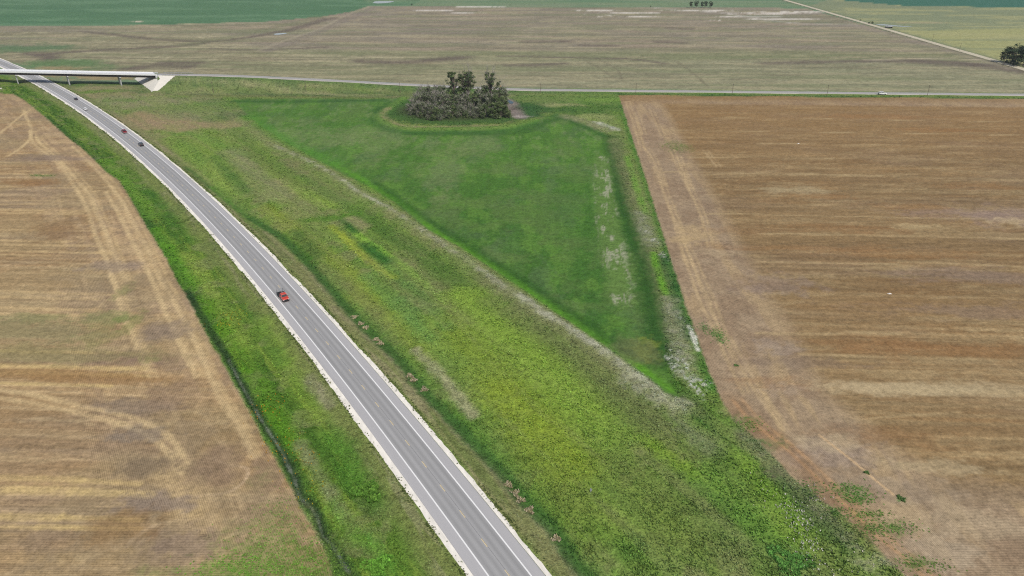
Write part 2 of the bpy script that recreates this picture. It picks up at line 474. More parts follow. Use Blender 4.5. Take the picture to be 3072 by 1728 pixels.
    for pts, w, c in (((( 312, 478), (345, 510), (395, 560), (430, 610), (452, 650)), 7, (112, 148, 48)), (((470, 690), (500, 740), (540, 800), (580, 860)), 6, (104, 150, 40)), (((430, 560), (470, 600), (510, 650), (545, 720)), 6, (72, 112, 40)), (((560, 760), (620, 850), (690, 960), (740, 1040)), 5, (140, 156, 66)), (((600, 900), (660, 990), (720, 1090), (790, 1200), (860, 1330)), 8, (96, 138, 34)), (((780, 960), (840, 1060), (880, 1140), (940, 1240)), 6, (132, 154, 58)), (((760, 940), (800, 1010), (850, 1080)), 4, (92, 124, 48)), (((930, 1130), (960, 1170), (990, 1210)), 3.5, (150, 140, 110)), (((1040, 1340), (1080, 1440), (1120, 1510)), 6, (76, 112, 38)), (((900, 1330), (960, 1430), (1030, 1540)), 3, (142, 140, 96)), (((990, 1300), (1030, 1370), (1060, 1430)), 6, (92, 132, 46)), (((1100, 1600), (1150, 1680), (1180, 1740)), 4, (88, 140, 48)), (((1000, 1520), (1050, 1590), (1120, 1640)), 3.5, (116, 152, 58))):
        F(pts, w, c, 0.75, 0.8, 0.4, 2, seed=int(pts[0][0]))
    F([(590, 960), (640, 1045), (690, 1130), (745, 1225), (790, 1305), (830, 1375), (865, 1440), (905, 1520), (945, 1590), (985, 1660)], 3.2, (112, 146, 62), 0.7, 0.8, 0.25, 1.0)
    F([(534, 663), (555, 658), (573, 651)], 1.6, (78, 92, 40), 0.85, 0.6)
    F(TRICKLE[1:], 2.4, (48, 66, 40), 0.85, 0.6, 0.15, 0.6)
    F(TRICKLE[4:], 0.7, (132, 132, 116), 0.6, 0.7, 0.6, 0.5, ps=2)
    # ---------------- meadow between the highway and the terrace bank
    F(RDITCH, 3.2, (72, 106, 46), 0.85, 0.7, 0.25, 1.2)
    F([(p[0] - 12, p[1] + 8) for p in RDITCH[4:]], 2.2, (152, 138, 106), 0.6, 0.8, 0.55, 1.0, seed=4)
    F([(p[0] + 22, p[1] - 10) for p in RDITCH[3:]], 4.5, (88, 128, 48), 0.6, 0.9, 0.3, 1.0, seed=5)
    lime, yel, drk, tan = (136, 156, 66), (138, 150, 58), (84, 114, 46), (150, 142, 98)
    for pts, w, c, k in ((((800, 620), (845, 660), (899, 702), (977, 765), (1030, 803), (1092, 865), (1120, 900)), 7, yel, 0.75), (((1080, 880), (1130, 905), (1185, 947), (1240, 1000), (1300, 1060)), 9, (136, 152, 56), 0.7), (((760, 430), (828, 514), (905, 579), (992, 616)), 9, lime, 0.8), (((990, 680), (1030, 710), (1123, 793), (1180, 830)), 3.5, (160, 168, 60), 0.8), (((1055, 690), (1110, 730), (1180, 775), (1240, 820), (1330, 900)), 3.5, (136, 170, 64), 0.8), (((1080, 640), (1160, 700), (1270, 760), (1360, 840), (1430, 900)), 10, drk, 0.65), (((740, 440), (840, 520), (920, 560)), 7, (106, 112, 62), 0.5), (((890, 700), (921, 737), (945, 765)), 8, (70, 108, 34), 0.85), (((1095, 735), (1123, 759), (1160, 785)), 6, (62, 108, 42), 0.8), (((1030, 655), (1045, 675), (1065, 695)), 4, (60, 100, 40), 0.85), (((930, 660), (1000, 655), (1075, 640)), 6, (92, 128, 44), 0.8), (((1050, 655), (1078, 668), (1095, 680)), 5, tan, 0.8), (((820, 545), (880, 600), (925, 640)), 9, (150, 140, 96), 0.7), (((960, 800), (1050, 860), (1130, 940)), 6, (128, 128, 76), 0.5), (((1200, 900), (1290, 1000), (1370, 1090)), 7, (110, 140, 72), 0.6), (((1250, 1050), (1330, 1130), (1420, 1240)), 3, (166, 158, 118), 0.7), (((1400, 900), (1500, 990), (1640, 1100), (1760, 1220)), 16, (136, 158, 56), 0.75), (((1330, 960), (1450, 1090), (1600, 1230), (1700, 1330)), 14, (134, 152, 54), 0.65), (((1500, 1180), (1600, 1290), (1720, 1400)), 12, (142, 156, 50), 0.6), (((1450, 830), (1560, 900), (1700, 1010), (1850, 1120), (1990, 1230)), 9, (118, 122, 74), 0.7), (((1720, 1050), (1850, 1160), (1960, 1260)), 8, (122, 120, 78), 0.6), (((1960, 1100), (2040, 1190), (2100, 1290), (2160, 1380)), 9, (88, 116, 44), 0.7), (((2000, 1300), (2080, 1400), (2180, 1500)), 12, (112, 118, 68), 0.55), (((2040, 1230), (2080, 1290), (2130, 1330)), 7, (150, 144, 112), 0.42), (((1985, 1120), (2040, 1190), (2110, 1260)), 6, (78, 114, 42), 0.8), (((1900, 1290), (1990, 1360), (2080, 1420)), 4, (136, 164, 48), 0.7), (((2130, 1430), (2230, 1540), (2330, 1650)), 9, (108, 146, 56), 0.6), (((2260, 1400), (2330, 1490), (2390, 1580)), 8, (126, 154, 56), 0.7), (((2230, 1300), (2330, 1400), (2420, 1500), (2520, 1600)), 5, (126, 118, 92), 0.6), (((2310, 1420), (2420, 1530), (2540, 1640)), 4, (84, 108, 54), 0.6), (((1870, 1390), (1940, 1480), (2020, 1580)), 14, (122, 132, 64), 0.45), (((1780, 1580), (1830, 1620), (1890, 1640)), 6, (84, 128, 52), 0.6), (((1600, 1350), (1700, 1470), (1800, 1600)), 10, (128, 142, 56), 0.5)):
        F(pts, w, c, min(0.95, k * 1.2), 0.8, 0.2, 2.5, seed=int(pts[0][0] + pts[0][1]))
    for pts, w, c, k in ((((545, 440), (580, 480), (640, 530), (700, 585)), 9, (130, 152, 66), 0.75), (((600, 410), (625, 450), (640, 500), (690, 560)), 7, (140, 156, 72), 0.75), (((650, 470), (690, 520), (740, 575)), 7, (84, 118, 50), 0.7), (((560, 400), (640, 425), (720, 460)), 9, (116, 146, 62), 0.7), (((690, 455), (760, 520), (830, 590)), 11, (150, 142, 104), 0.65), (((640, 560), (720, 625), (790, 680)), 6, (96, 132, 50), 0.7), (((720, 400), (800, 470), (880, 525)), 8, (100, 124, 56), 0.65), (((500, 395), (560, 440), (610, 485)), 6, (112, 140, 60), 0.6), (((860, 480), (960, 560), (1040, 610)), 8, (132, 126, 84), 0.6), (((900, 530), (1000, 590), (1060, 630)), 6, (96, 130, 50), 0.6), (((1200, 780), (1300, 860), (1400, 960)), 8, (124, 122, 80), 0.5), (((1100, 830), (1200, 930), (1280, 1010)), 6, (112, 146, 70), 0.6), (((1150, 800), (1260, 890), (1340, 980)), 5, (98, 134, 66), 0.55)):
        F(pts, w, c, k, 0.8, 0.3, 3, seed=int(pts[0][0] + 7))
    mead = south * sst(15, 20, t) * sst(620, 520, y) * sst(3, -3, sdist(x, y, P_HAY)) * sst(3, -3, sdist(x, y, P_RIGHT))
    ns2 = fbm(t / 6, yy / 70, 76, 4)
    P.mix(mead * sst(0.54, 0.68, ns2 + P.fin * 0.1) * 0.22, (94, 126, 50))
    P.mix(mead * sst(0.56, 0.70, fbm(t / 5, yy / 60, 77, 4) + P.fin * 0.1) * 0.22, (144, 138, 92))
    P.mix(mead * sst(0.55, 0.70, fbm(t / 4, yy / 50, 78, 4) + P.fin * 0.1) * 0.22, (140, 160, 66))
    F([(1390, 890), (1500, 985), (1640, 1100), (1760, 1225), (1830, 1300)], 13, (134, 158, 62), 0.7, 0.6, 0.15, 2.5)
    F([(1480, 905), (1600, 985), (1730, 1090), (1850, 1200), (1930, 1280)], 9, (112, 120, 68), 0.6, 0.8, 0.2, 2.5)
    F(RDITCH[2:], 3.4, (66, 100, 44), 0.8, 0.6, 0.12, 1.0, seed=6)
    # terrace bank: dry pale grass on the crest
    F(BERM, 8, (142, 138, 94), 0.6, 0.9, 0.4, 3.5)
    F(BERM[2:], 2.8, (172, 164, 134), 0.65, 0.9, 0.7, 2.2, seed=8, ps=4)
    F(BERM[4:8], 1.5, (196, 188, 160), 0.6, 0.8, 0.7, 1.4, seed=9, ps=3)
    F(BERM[12:19], 3.0, (186, 178, 154), 0.6, 0.9, 0.7, 2.0, seed=10, ps=3)
    F([(1880, 1130), (1930, 1165), (1990, 1200), (2030, 1213)], 5.5, (184, 176, 148), 0.5, 0.9, 0.6, 3, seed=12, ps=2)
    # ---------------- hay field
    mh = sst(-1.2, 1.2, sdist(x, y, P_HAY) + P.rag * 1.5)
    hd = sdist(x, y, P_HAY)
    hay = S(74, 110, 44)[None] * (0.86 + 0.32 * n4[:, None])
    P.c = P.c * (1 - mh[:, None]) + hay * mh[:, None]
    ns = fbm(P.u / 9, P.v / 60, 61, 4)
    P.mix(mh * sst(0.46, 0.68, ns + P.fin * 0.15) * 0.55, (98, 126, 64))
    P.mix(mh * sst(0.5, 0.7, fbm(P.u / 3, P.v / 30, 67, 4) + P.fin * 0.2) * 0.4, (64, 102, 42))
    P.mix(mh * sst(0.5, 0.66, n1) * 0.6, (70, 108, 44))
    P.mix(mh * sst(250, 380, y) * 0.5, (90, 126, 50))
    P.c *= (1 + 0.22 * mh * (fbm(P.u / 2.4, P.v / 130, 60, 2) - 0.5))[:, None]
    P.mix(mh * sst(0.5, 0.66, fbm(x / 7, y / 12, 68, 5) + P.fin * 0.2) * 0.5, (110, 144, 60))
    P.mix(mh * sst(0.52, 0.68, fbm(x / 10, y / 22, 69, 5) + P.fin * 0.2) * 0.5, (92, 112, 70))
    P.mix(mh * sst(0.52, 0.68, fbm(x / 16, y / 16, 62, 4)) * 0.5, (104, 122, 66))
    P.mix(mh * sst(0.52, 0.74, n2 + P.fin * 0.2) * 0.4, (96, 132, 52))
    P.mix(mh * sst(0.6, 0.7, fbm(x / 4, y / 11, 63, 3)) * sst(300, 420, y) * 0.35, (132, 142, 92))
    for a in ((1150, 430, 18, 40), (1340, 500, 14, 40), (870, 400, 20, 20), (1060, 400, 20, 22), (1330, 590, 8, 12), (980, 420, 25, 18), (1430, 430, 20, 25)):
        P.blob(a[0], a[1], a[2], a[3], (130, 138, 88), 0.40, 1.0, int(a[0]), ps=4)
    P.blob(1750, 620, 18, 60, (72, 112, 44), 0.4, 0.6, 2)
    # darker green margin along the sides of the hay field
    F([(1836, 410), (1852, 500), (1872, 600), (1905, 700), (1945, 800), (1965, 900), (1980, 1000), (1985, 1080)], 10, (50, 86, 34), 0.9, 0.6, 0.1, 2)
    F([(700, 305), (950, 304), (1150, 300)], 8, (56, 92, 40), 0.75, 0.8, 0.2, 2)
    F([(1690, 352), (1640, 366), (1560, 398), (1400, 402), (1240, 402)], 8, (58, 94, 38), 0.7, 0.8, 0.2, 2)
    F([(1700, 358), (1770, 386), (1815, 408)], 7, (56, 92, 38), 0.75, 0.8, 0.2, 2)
    F([(1100, 548), (1210, 612), (1300, 690), (1400, 745), (1500, 810), (1600, 880), (1720, 962), (1830, 1040), (1940, 1120), (2010, 1170)], 3.4, (98, 150, 38), 0.85, 0.7, 0.3, 1.2)
    F([(1000, 492), (1100, 545)], 4, (98, 150, 42), 0.7, 0.8, 0.3, 1.5)
    F([(1130, 552), (1330, 690), (1530, 815), (1740, 958), (1880, 1060)], 4.5, (54, 92, 34), 0.75, 0.8, 0.2, 1.2)
    F([(740, 350), (860, 420), (1000, 490)], 9, (88, 140, 46), 0.6, 0.9, 0.3, 2)
    # drought strip in the hay field, sown rows showing
    strip = [(1792, 465), (1825, 470), (1838, 560), (1860, 680), (1888, 800), (1905, 915), (1830, 912), (1812, 800), (1790, 680), (1778, 560)]
    P.poly(strip, (108, 132, 66), 0.7, 2.5, 3)
    sm = sst(-2, 3, sdist(x, y, wl_(strip)) + P.rag * 4)
    rows = fbm(P.u / 0.9, P.v / 25, 66, 3)
    P.mix(sm * sst(0.47, 0.6, fbm(P.u / 3.5, P.v / 9, 65, 4)) * sst(0.40, 0.60, rows + P.fin * 0.5) * 0.7, (180, 172, 146))
    P.blob(1935, 1050, 5, 8, (136, 144, 56), 0.6, 1.0, 4, ps=2)
    P.blob(1905, 1055, 9, 9, (112, 112, 74), 0.6, 0.6, 5)
    # ---------------- strip between the hay field and the right field
    F([(1846, 420), (1880, 520), (1915, 620), (1960, 740), (2000, 850), (2030, 950), (2070, 1060)], 9, (134, 132, 88), 0.75, 0.8, 0.35, 2, seed=31)
    F([(1800, 330), (1835, 380), (1858, 420)], 10, (128, 136, 80), 0.7, 0.8, 0.5, 2)
    F([(1862, 300), (1890, 390), (1918, 470), (1948, 560), (1980, 660), (2010, 760), (2044, 868), (2080, 970), (2118, 1080), (2150, 1160)], 5.5, (78, 122, 46), 0.85, 0.7, 0.25, 1.5, seed=32)
    F([(1880, 470), (1910, 560), (1935, 640)], 3.5, (118, 154, 60), 0.8, 0.7, 0.4, 1.5, seed=33)
    F([(1960, 760), (1978, 820), (1995, 880)], 3.0, (110, 160, 44), 0.8, 0.7, 0.4, 1, seed=34)
    F([(1988, 770), (2020, 860), (2040, 940), (2062, 1010)], 4.5, (52, 94, 44), 0.8, 0.7, 0.3, 1.5, seed=35)
    F([(1920, 640), (1940, 700), (1956, 730)], 6, (150, 146, 118), 0.7, 0.8, 0.6, 2, seed=36, ps=3)
    F([(2010, 900), (2030, 1000), (2045, 1060), (2060, 1120)], 5.5, (158, 152, 124), 0.75, 0.8, 0.6, 2, seed=37, ps=2.5)
    for a in ((2018, 1098, 1.6, 7), (2030, 1075, 2.0, 6), (2056, 1090, 1.4, 6), (2076, 1150, 2.0, 7), (2090, 1170, 1.4, 5), (2112, 1150, 2.2, 4), (1935, 690, 2.5, 4), (1965, 720, 3, 4), (1990, 765, 2, 5), (2040, 950, 1.5, 3)):
        P.blob(a[0], a[1], a[2], a[3], (200, 192, 176), 0.7, 1.0, int(a[0] * 7), ps=1.2, ang=0.15, speck=0.95)
    F([(2066, 978), (2076, 1000), (2093, 1050)], 1.4, (222, 212, 192), 0.85, 0.6, 0.4, 0.8, ps=2)
    F([(2079, 1010), (2090, 1012), (2098, 1010)], 1.3, (222, 212, 192), 0.85, 0.6)
    # weedy corner between grove, county road and right field
    for a in ((1720, 300, 60, 26, (98, 128, 58)), (1770, 330, 40, 26, (78, 112, 46)), (1610, 320, 26, 26, (62, 96, 48)), (1640, 300, 30, 14, (122, 134, 74)), (1830, 300, 25, 10, (126, 152, 66)), (1680, 315, 20, 8, (160, 156, 104)), (1790, 350, 22, 10, (148, 152, 92))):
        P.blob(a[0], a[1], a[2], a[3], a[4], 0.75, 0.8, int(a[0]))
    F([(1700, 350), (1760, 366), (1820, 392)], 9, (150, 142, 108), 0.75, 0.8, 0.4, 3)
    F([(1790, 366), (1830, 380), (1850, 388)], 5, (206, 196, 178), 0.8, 0.8, 0.5, 2, ps=3)
    # grove ground: dark lush grass, dark brown towards the middle; lighter ring bank; bare mud by the pond
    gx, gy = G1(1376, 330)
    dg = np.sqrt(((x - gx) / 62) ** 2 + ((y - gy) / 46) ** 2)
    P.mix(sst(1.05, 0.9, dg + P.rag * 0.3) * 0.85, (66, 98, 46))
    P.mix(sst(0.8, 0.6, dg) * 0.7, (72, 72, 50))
    F([(p[0] + (p[0] - 1370) * 0.05, p[1] + 10) for p in RING], 8, (66, 102, 46), 0.7, 0.8, 0.15, 2)
    F(RING, 6.5, (110, 138, 62), 0.8, 0.8, 0.25, 2)
    F([(p[0] + (1370 - p[0]) * 0.05, p[1] - 8) for p in RING[1:8]], 5, (160, 142, 104), 0.65, 0.9, 0.65, 2, ps=6)
    P.poly([(1510, 296), (1535, 298), (1556, 312), (1572, 335), (1584, 350), (1575, 357), (1545, 355), (1528, 340), (1520, 318)], (142, 126, 116), 0.95, 2.5, 2)
    P.blob(1552, 325, 7, 7, (96, 80, 72), 0.7, 0.7, 3)
    P.blob(1566, 349, 8, 4, (180, 164, 154), 0.8, 0.7, 4)
    F([(1570, 320), (1590, 330), (1610, 348)], 12, (64, 98, 54), 0.7, 0.8, 0.2, 2)
    # ---------------- left stubble field
    dl = sdist(x, y, P_LEFT)
    ml = sst(-0.7, 0.5, dl + P.rag * 1.1)
    stubble(P, ml, (168, 142, 104), (148, 121, 86), (190, 167, 127), (152, 136, 114), (166, 136, 98), 80, 0.9)
    if ml.any():
        head = ml * sst(40, 30, dl)
        P.mix(head * sst(0.46, 0.66, fbm(dl / 3.2, (x - y) / 70, 90, 4) + P.fin * 0.15) * 0.5, (194, 168, 130))
        P.mix(head * sst(0.48, 0.68, fbm(dl / 2.2, (x - y) / 50, 93, 4) + P.fin * 0.15) * 0.45, (142, 118, 92))
        for lp in ([(640, 1375), (680, 1395), (720, 1400), (745, 1410), (735, 1440), (700, 1470), (640, 1485), (560, 1488)], [(560, 1060), (600, 1075), (560, 1100), (500, 1110)], [(380, 1640), (420, 1600), (480, 1570), (560, 1560)], [(580, 1640), (660, 1620), (720, 1590), (740, 1560)]):
            F(lp, 0.9, (206, 180, 146), 0.6, 0.7, 0.3, 0.4)
        P.mix(head * sst(0.5, 0.66, fbm(x / 8, y / 8, 91, 4)) * 0.55, (146, 126, 102))
        ol = sst(0.46, 0.62, fbm(x / 34, y / 20, 92, 3)) * ml
        P.mix(ol * 0.3, (156, 141, 103))
        pale = (206, 180, 132)
        T = [[(89, 393), (102, 430), (174, 489), (217, 548), (255, 613), (273, 660), (292, 719), (314, 765), (326, 803), (354, 875), (366, 931), (394, 993), (425, 1071), (450, 1133)],
             [(108, 410), (121, 430), (174, 477), (236, 545), (270, 585), (289, 632), (314, 688), (335, 740), (357, 796), (379, 843)],
             [(217, 439), (279, 498), (329, 554), (366, 604), (391, 650), (419, 703), (435, 734), (466, 796), (484, 843), (509, 879), (559, 978), (596, 1046), (627, 1118), (661, 1195), (714, 1270), (760, 1370)],
             [(317, 576), (351, 632), (379, 688), (413, 756), (450, 827), (490, 920), (540, 1030), (590, 1130)],
             [(0, 1170), (124, 1189), (233, 1217), (342, 1236), (419, 1261), (484, 1295), (528, 1334), (560, 1400)],
             [(0, 1195), (124, 1214), (248, 1242), (342, 1264), (435, 1301), (500, 1350), (540, 1420)],
             [(20, 470), (60, 445), (95, 400), (70, 330)], [(0, 400), (60, 350), (90, 330)], [(340, 930), (380, 960)]]
        for k_, pts in enumerate(T):
            F(pts, 1.9, (212, 187, 140), 0.72, 0.7, 0.3, 0.6, seed=40 + k_, ps=7)
            if k_ < 4:
                F([(p[0] + 14 + p[1] * 0.006, p[1]) for p in pts], 1.3, pale, 0.5, 0.8, 0.4, 0.6, seed=60 + k_, ps=7)
        F([(512, 1418), (559, 1495), (596, 1557), (637, 1613), (670, 1690)], 7, pale, 0.55, 0.9, 0.4, 2, ps=5)
        for k_, (a, b, w) in enumerate((((0, 460), (95, 462), 1.6), ((0, 510), (150, 514), 1.6), ((0, 519), (140, 523), 1.6), ((0, 600), (190, 604), 1.6), ((0, 612), (240, 614), 1.6), ((0, 629), (250, 634), 2.4), ((0, 638), (250, 641), 1.8), ((0, 720), (210, 726), 1.8), ((0, 733), (300, 738), 1.8), ((0, 752), (330, 760), 1.8), ((0, 765), (180, 768), 1.4), ((0, 873), (350, 884), 2.0), ((0, 890), (300, 898), 1.6), ((0, 922), (300, 932), 1.8), ((0, 942), (260, 946), 1.4), ((0, 1052), (420, 1062), 1.6), ((0, 1096), (430, 1108), 2.4), ((0, 1116), (440, 1128), 2.0), ((0, 1433), (248, 1441), 2.0), ((248, 1441), (420, 1452), 1.6), ((0, 1467), (220, 1474), 2.6), ((220, 1474), (450, 1486), 2.2), ((0, 1548), (180, 1553), 2.2), ((180, 1553), (420, 1560), 1.5), ((0, 1580), (420, 1586), 1.2), ((0, 1150), (330, 1158), 1.5), ((0, 560), (250, 566), 1.2), ((0, 690), (280, 694), 1.2))):
            F([a, b], w, (214, 188, 128) if a[1] > 1000 else (204, 178, 130), 0.7, 0.8, 0.4, 0.6, seed=80 + k_, ps=8)
        for a in ((466, 1508, 11, 4, (136, 122, 112)), (444, 1393, 9, 5, (130, 114, 92)), (413, 1303, 9, 4, (134, 122, 108)), (366, 1077, 14, 5, (136, 112, 96)), (410, 1217, 13, 4, (140, 124, 106)), (491, 993, 9, 8, (140, 124, 108)), (560, 1630, 12, 6, (138, 120, 104)), (330, 800, 14, 6, (144, 128, 112)), (160, 690, 14, 14, (142, 114, 80)), (110, 545, 20, 8, (148, 112, 72)), (140, 475, 30, 8, (132, 116, 104)), (640, 1400, 9, 9, (140, 118, 96)), (520, 1180, 8, 8, (144, 122, 98)), (280, 1135, 26, 3.5, (156, 124, 82)), (120, 1120, 36, 3.5, (156, 124, 82)), (370, 1580, 9, 6, (140, 112, 76))):
            P.blob(a[0], a[1], a[2], a[3], a[4], 0.65, 0.7, int(a[0]))
        for a in ((310, 953, 12, 5, (134, 138, 88)), (109, 956, 14, 4, (134, 136, 90)), (124, 526, 7, 2.2, (104, 124, 72)), (447, 1077, 4, 2.5, (134, 132, 84)), (366, 958, 4, 3, (120, 134, 74)), (372, 870, 3, 7, (138, 136, 88)), (395, 970, 3, 10, (140, 138, 86)), (280, 1010, 8, 7, (142, 136, 88)), (100, 1060, 40, 6, (140, 132, 90)), (60, 990, 30, 8, (142, 136, 98))):
            P.blob(a[0], a[1], a[2], a[3], a[4], 0.65, 0.8, int(a[1]))
        for a in ((720, 1690, 9, 5, (104, 132, 56)), (790, 1650, 9, 9, (126, 134, 78)), (840, 1600, 6, 10, (128, 134, 80)), (700, 1600, 6, 4, (138, 134, 88)), (880, 1690, 9, 7, (112, 130, 62)), (800, 1715, 14, 3, (110, 136, 60)), (940, 1700, 9, 8, (102, 124, 54)), (820, 1540, 5, 6, (136, 130, 88)), (780, 1440, 4, 5, (138, 128, 90)), (640, 1725, 8, 3, (106, 138, 58)), (560, 1720, 12, 2, (142, 140, 90))):
            P.blob(a[0], a[1], a[2], a[3], a[4], 0.8, 1.0, int(a[0]), ps=1.6, speck=0.6)
    # ---------------- right stubble field
    dr = sdist(x, y, P_RIGHT)
    mr = sst(-0.7, 0.5, dr + P.rag * 1.1)
    stubble(P, mr, (148, 124, 88), (128, 106, 76), (176, 156, 116), (140, 122, 100), (142, 110, 72), 120, 0.72)
    P.c *= (1 + 0.16 * mr * (fbm(P.u / 300, P.v / 3.4, 150, 3) - 0.5) * 2)[:, None]
    P.mix(mr * 0.22, (132, 108, 74))
    if mr.any():
        P.mix(mr * sst(300, 480, y) * 0.4, (152, 120, 78))
        head = mr * sst(34, 24, dr) * sst(540, 500, y)
        P.mix(head * sst(0.5, 0.62, fbm(P.u / 1.3, P.v / 40, 133, 3)) * 0.4, (186, 162, 124))
        P.mix(head * sst(0.48, 0.62, fbm(P.u / 14, P.v / 5, 134, 3)) * 0.4, (180, 158, 122))
        P.mix(head * 0.65, (160, 141, 118))
        P.mix(head * sst(0.5, 0.64, fbm(P.u / 5, P.v / 40, 131, 4)) * 0.5, (182, 158, 118))
        P.mix(head * sst(0.5, 0.66, fbm(x / 7, y / 9, 132, 4)) * 0.5, (140, 118, 94))
        pale = (196, 172, 130)
        for k_, pts in enumerate(([(1877, 304), (1904, 385), (1922, 450)], [(1904, 338), (1928, 404)], [(1947, 326), (1984, 407)], [(1930, 440), (1956, 473), (1990, 560)], [(2009, 449), (2043, 523), (2090, 616), (2115, 688), (2121, 740)], [(2009, 616), (2040, 703), (2078, 787), (2102, 849), (2118, 879), (2146, 953), (2165, 1010)], [(1960, 500), (2000, 600), (2040, 730), (2084, 860), (2109, 922), (2146, 993), (2177, 1071), (2230, 1180)], [(1890, 300), (1960, 310)], [(2030, 470), (2070, 570)], [(2150, 500), (2110, 450)], [(2175, 1010), (2250, 1150), (2350, 1290)])):
            F(pts, 1.3, pale, 0.6, 0.8, 0.3, 0.6, seed=140 + k_, ps=6)
            F([(p[0] + 9 + p[1] * 0.008, p[1]) for p in pts], 1.1, pale, 0.5, 0.8, 0.4, 0.6, seed=240 + k_, ps=6)
        for k_, (a, b, w) in enumerate((((1990, 515), (2650, 528), 2.0), ((2272, 516), (2640, 526), 1.6), ((2272, 430), (3072, 441), 1.8), ((1960, 470), (2500, 476), 1.2), ((2700, 785), (3072, 800), 2.0), ((2540, 995), (3072, 1010), 1.6), ((2272, 1000), (2700, 1003), 1.6), ((2272, 785), (2700, 792), 1.4), ((2560, 1160), (3072, 1180), 3.0), ((2400, 1062), (3072, 1082), 1.6), ((2272, 700), (3072, 716), 1.4), ((2100, 640), (3072, 660), 1.4), ((1980, 350), (3072, 366), 1.4), ((1990, 390), (3072, 406), 1.2), ((2613, 1254), (2738, 1245), 0.9), ((2738, 1245), (2880, 1236), 0.9))):
            F([a, b], w, (186, 164, 122), 0.65, 0.8, 0.4, 0.6, seed=170 + k_, ps=9)
        for a in ((2800, 1050, 40, 6, (148, 104, 62)), (2650, 1030, 24, 5, (146, 108, 70)), (3000, 1060, 30, 5, (146, 108, 68)), (2450, 745, 50, 5, (144, 104, 62)), (2560, 690, 30, 5, (148, 106, 66)), (2700, 760, 40, 5, (146, 106, 64)), (2480, 590, 20, 4, (150, 104, 58)), (2750, 620, 24, 5, (150, 108, 66)), (2820, 390, 40, 7, (156, 110, 64)), (2950, 560, 30, 6, (150, 108, 66)), (2340, 1150, 14, 4, (140, 98, 58)), (2690, 1320, 20, 4, (140, 102, 64)), (2620, 1300, 14, 4, (138, 104, 70)), (2620, 350, 50, 8, (160, 116, 70)), (2250, 690, 20, 6, (140, 106, 72))):
            P.blob(a[0], a[1], a[2], a[3], a[4], 0.3, 1.0, int(a[0] + a[1]))
        for a in ((2900, 640, 40, 8, (152, 132, 122)), (3040, 650, 30, 14, (156, 136, 126)), (2950, 830, 40, 7, (146, 128, 116)), (2330, 850, 16, 10, (146, 130, 122)), (2900, 930, 40, 7, (140, 122, 108)), (2420, 1090, 20, 4, (126, 110, 96)), (2500, 1360, 14, 5, (156, 142, 130)), (2330, 1040, 9, 5, (160, 146, 132)), (2360, 1170, 6, 4, (176, 158, 136)), (2680, 1470, 14, 5, (160, 146, 126)), (2900, 1480, 26, 6, (146, 128, 104))):
            P.blob(a[0], a[1], a[2], a[3], a[4], 0.4, 1.0, int(a[0] + a[1]))
        for a in ((2720, 1165, 26, 4, (194, 176, 138)), (2560, 1160, 12, 3, (186, 166, 130)), (3050, 665, 14, 6, (190, 170, 132)), (2760, 680, 14, 5, (186, 166, 124)), (2390, 570, 20, 7, (174, 158, 122)), (2090, 700, 9, 9, (186, 162, 120)), (2060, 720, 8, 5, (184, 160, 118)), (2140, 760, 9, 6, (180, 160, 128)), (2480, 1330, 12, 4, (184, 166, 134)), (2820, 1400, 14, 3, (182, 164, 128)), (2880, 1560, 20, 6, (178, 160, 130)), (2640, 1540, 10, 4, (182, 160, 124)), (2780, 1660, 14, 6, (178, 162, 136)), (2950, 1170, 40, 4, (180, 162, 126)), (2930, 335, 20, 4, (176, 150, 108))):
            P.blob(a[0], a[1], a[2], a[3], a[4], 0.6, 0.8, int(a[0] + a[1] + 3))
        # bare reddish turning track round the field end
        rd = [(2200, 1200), (2240, 1250), (2290, 1293), (2350, 1340), (2412, 1396), (2489, 1470), (2567, 1542), (2629, 1604), (2707, 1666), (2769, 1728), (2850, 1800)]
        F(rd, 6.0, (146, 114, 80), 0.6, 0.9, 0.35, 1.8)
        F(rd, 0.9, (190, 150, 108), 0.7, 0.8, 0.3, 0.4)
        F([(p[0] + 26, p[1] - 4) for p in rd], 0.8, (192, 154, 112), 0.6, 0.8, 0.3, 0.4)
        F([(2458, 1306), (2539, 1368), (2595, 1415), (2679, 1483)], 0.6, (206, 176, 134), 0.9, 0.5)
        for a in ((2155, 1006, 2.6, 5, (92, 122, 66)), (2112, 985, 2, 4, (112, 126, 84)), (2545, 1470, 4.5, 2.4, (98, 122, 62)), (2570, 1495, 4, 2, (98, 122, 62)), (2607, 1542, 4, 1.5, (110, 124, 66)), (2670, 1582, 6, 2, (108, 126, 68)), (2510, 1540, 3, 2, (92, 116, 60)), (2208, 1097, 0.8, 0.8, (92, 112, 66)), (2600, 1419, 0.8, 0.7, (84, 116, 66)), (2702, 1497, 1.4, 0.9, (84, 118, 66)), (2430, 1470, 3, 3, (98, 114, 70)), (2600, 1590, 5, 3, (104, 112, 68)), (2750, 1690, 5, 2, (104, 120, 66)), (2300, 1330, 5, 3, (104, 120, 72)), (2240, 1265, 4, 3, (106, 124, 68)), (2032, 440, 9, 14, (118, 128, 72)), (2310, 1415, 3, 3, (120, 112, 84))):
            P.blob(a[0], a[1], a[2], a[3], a[4], 0.85, 1.0, int(a[0] + a[1]), ps=1.2, speck=0.6)
    # soil shows along the dirt road and under the bridge
    F(DIRT, 14, (112, 108, 80), 0.7, 0.8, 0.4, 3)
    F([(p[0], p[1] + 3.5) for p in DIRT], 3, (88, 86, 66), 0.6, 0.8, 0.3, 2)
    mg = south * (sdist(x, y, P_LEFT) < 0) * (sdist(x, y, P_RIGHT) < 0)
    P.c = P.c * (1 + mg[:, None] * (np.array((0.91, 1.0, 1.04)) - 1))
    P.c *= (0.92 + 0.16 * n4)[:, None]
    P.c = np.clip(P.c, 0.01, 0.8)
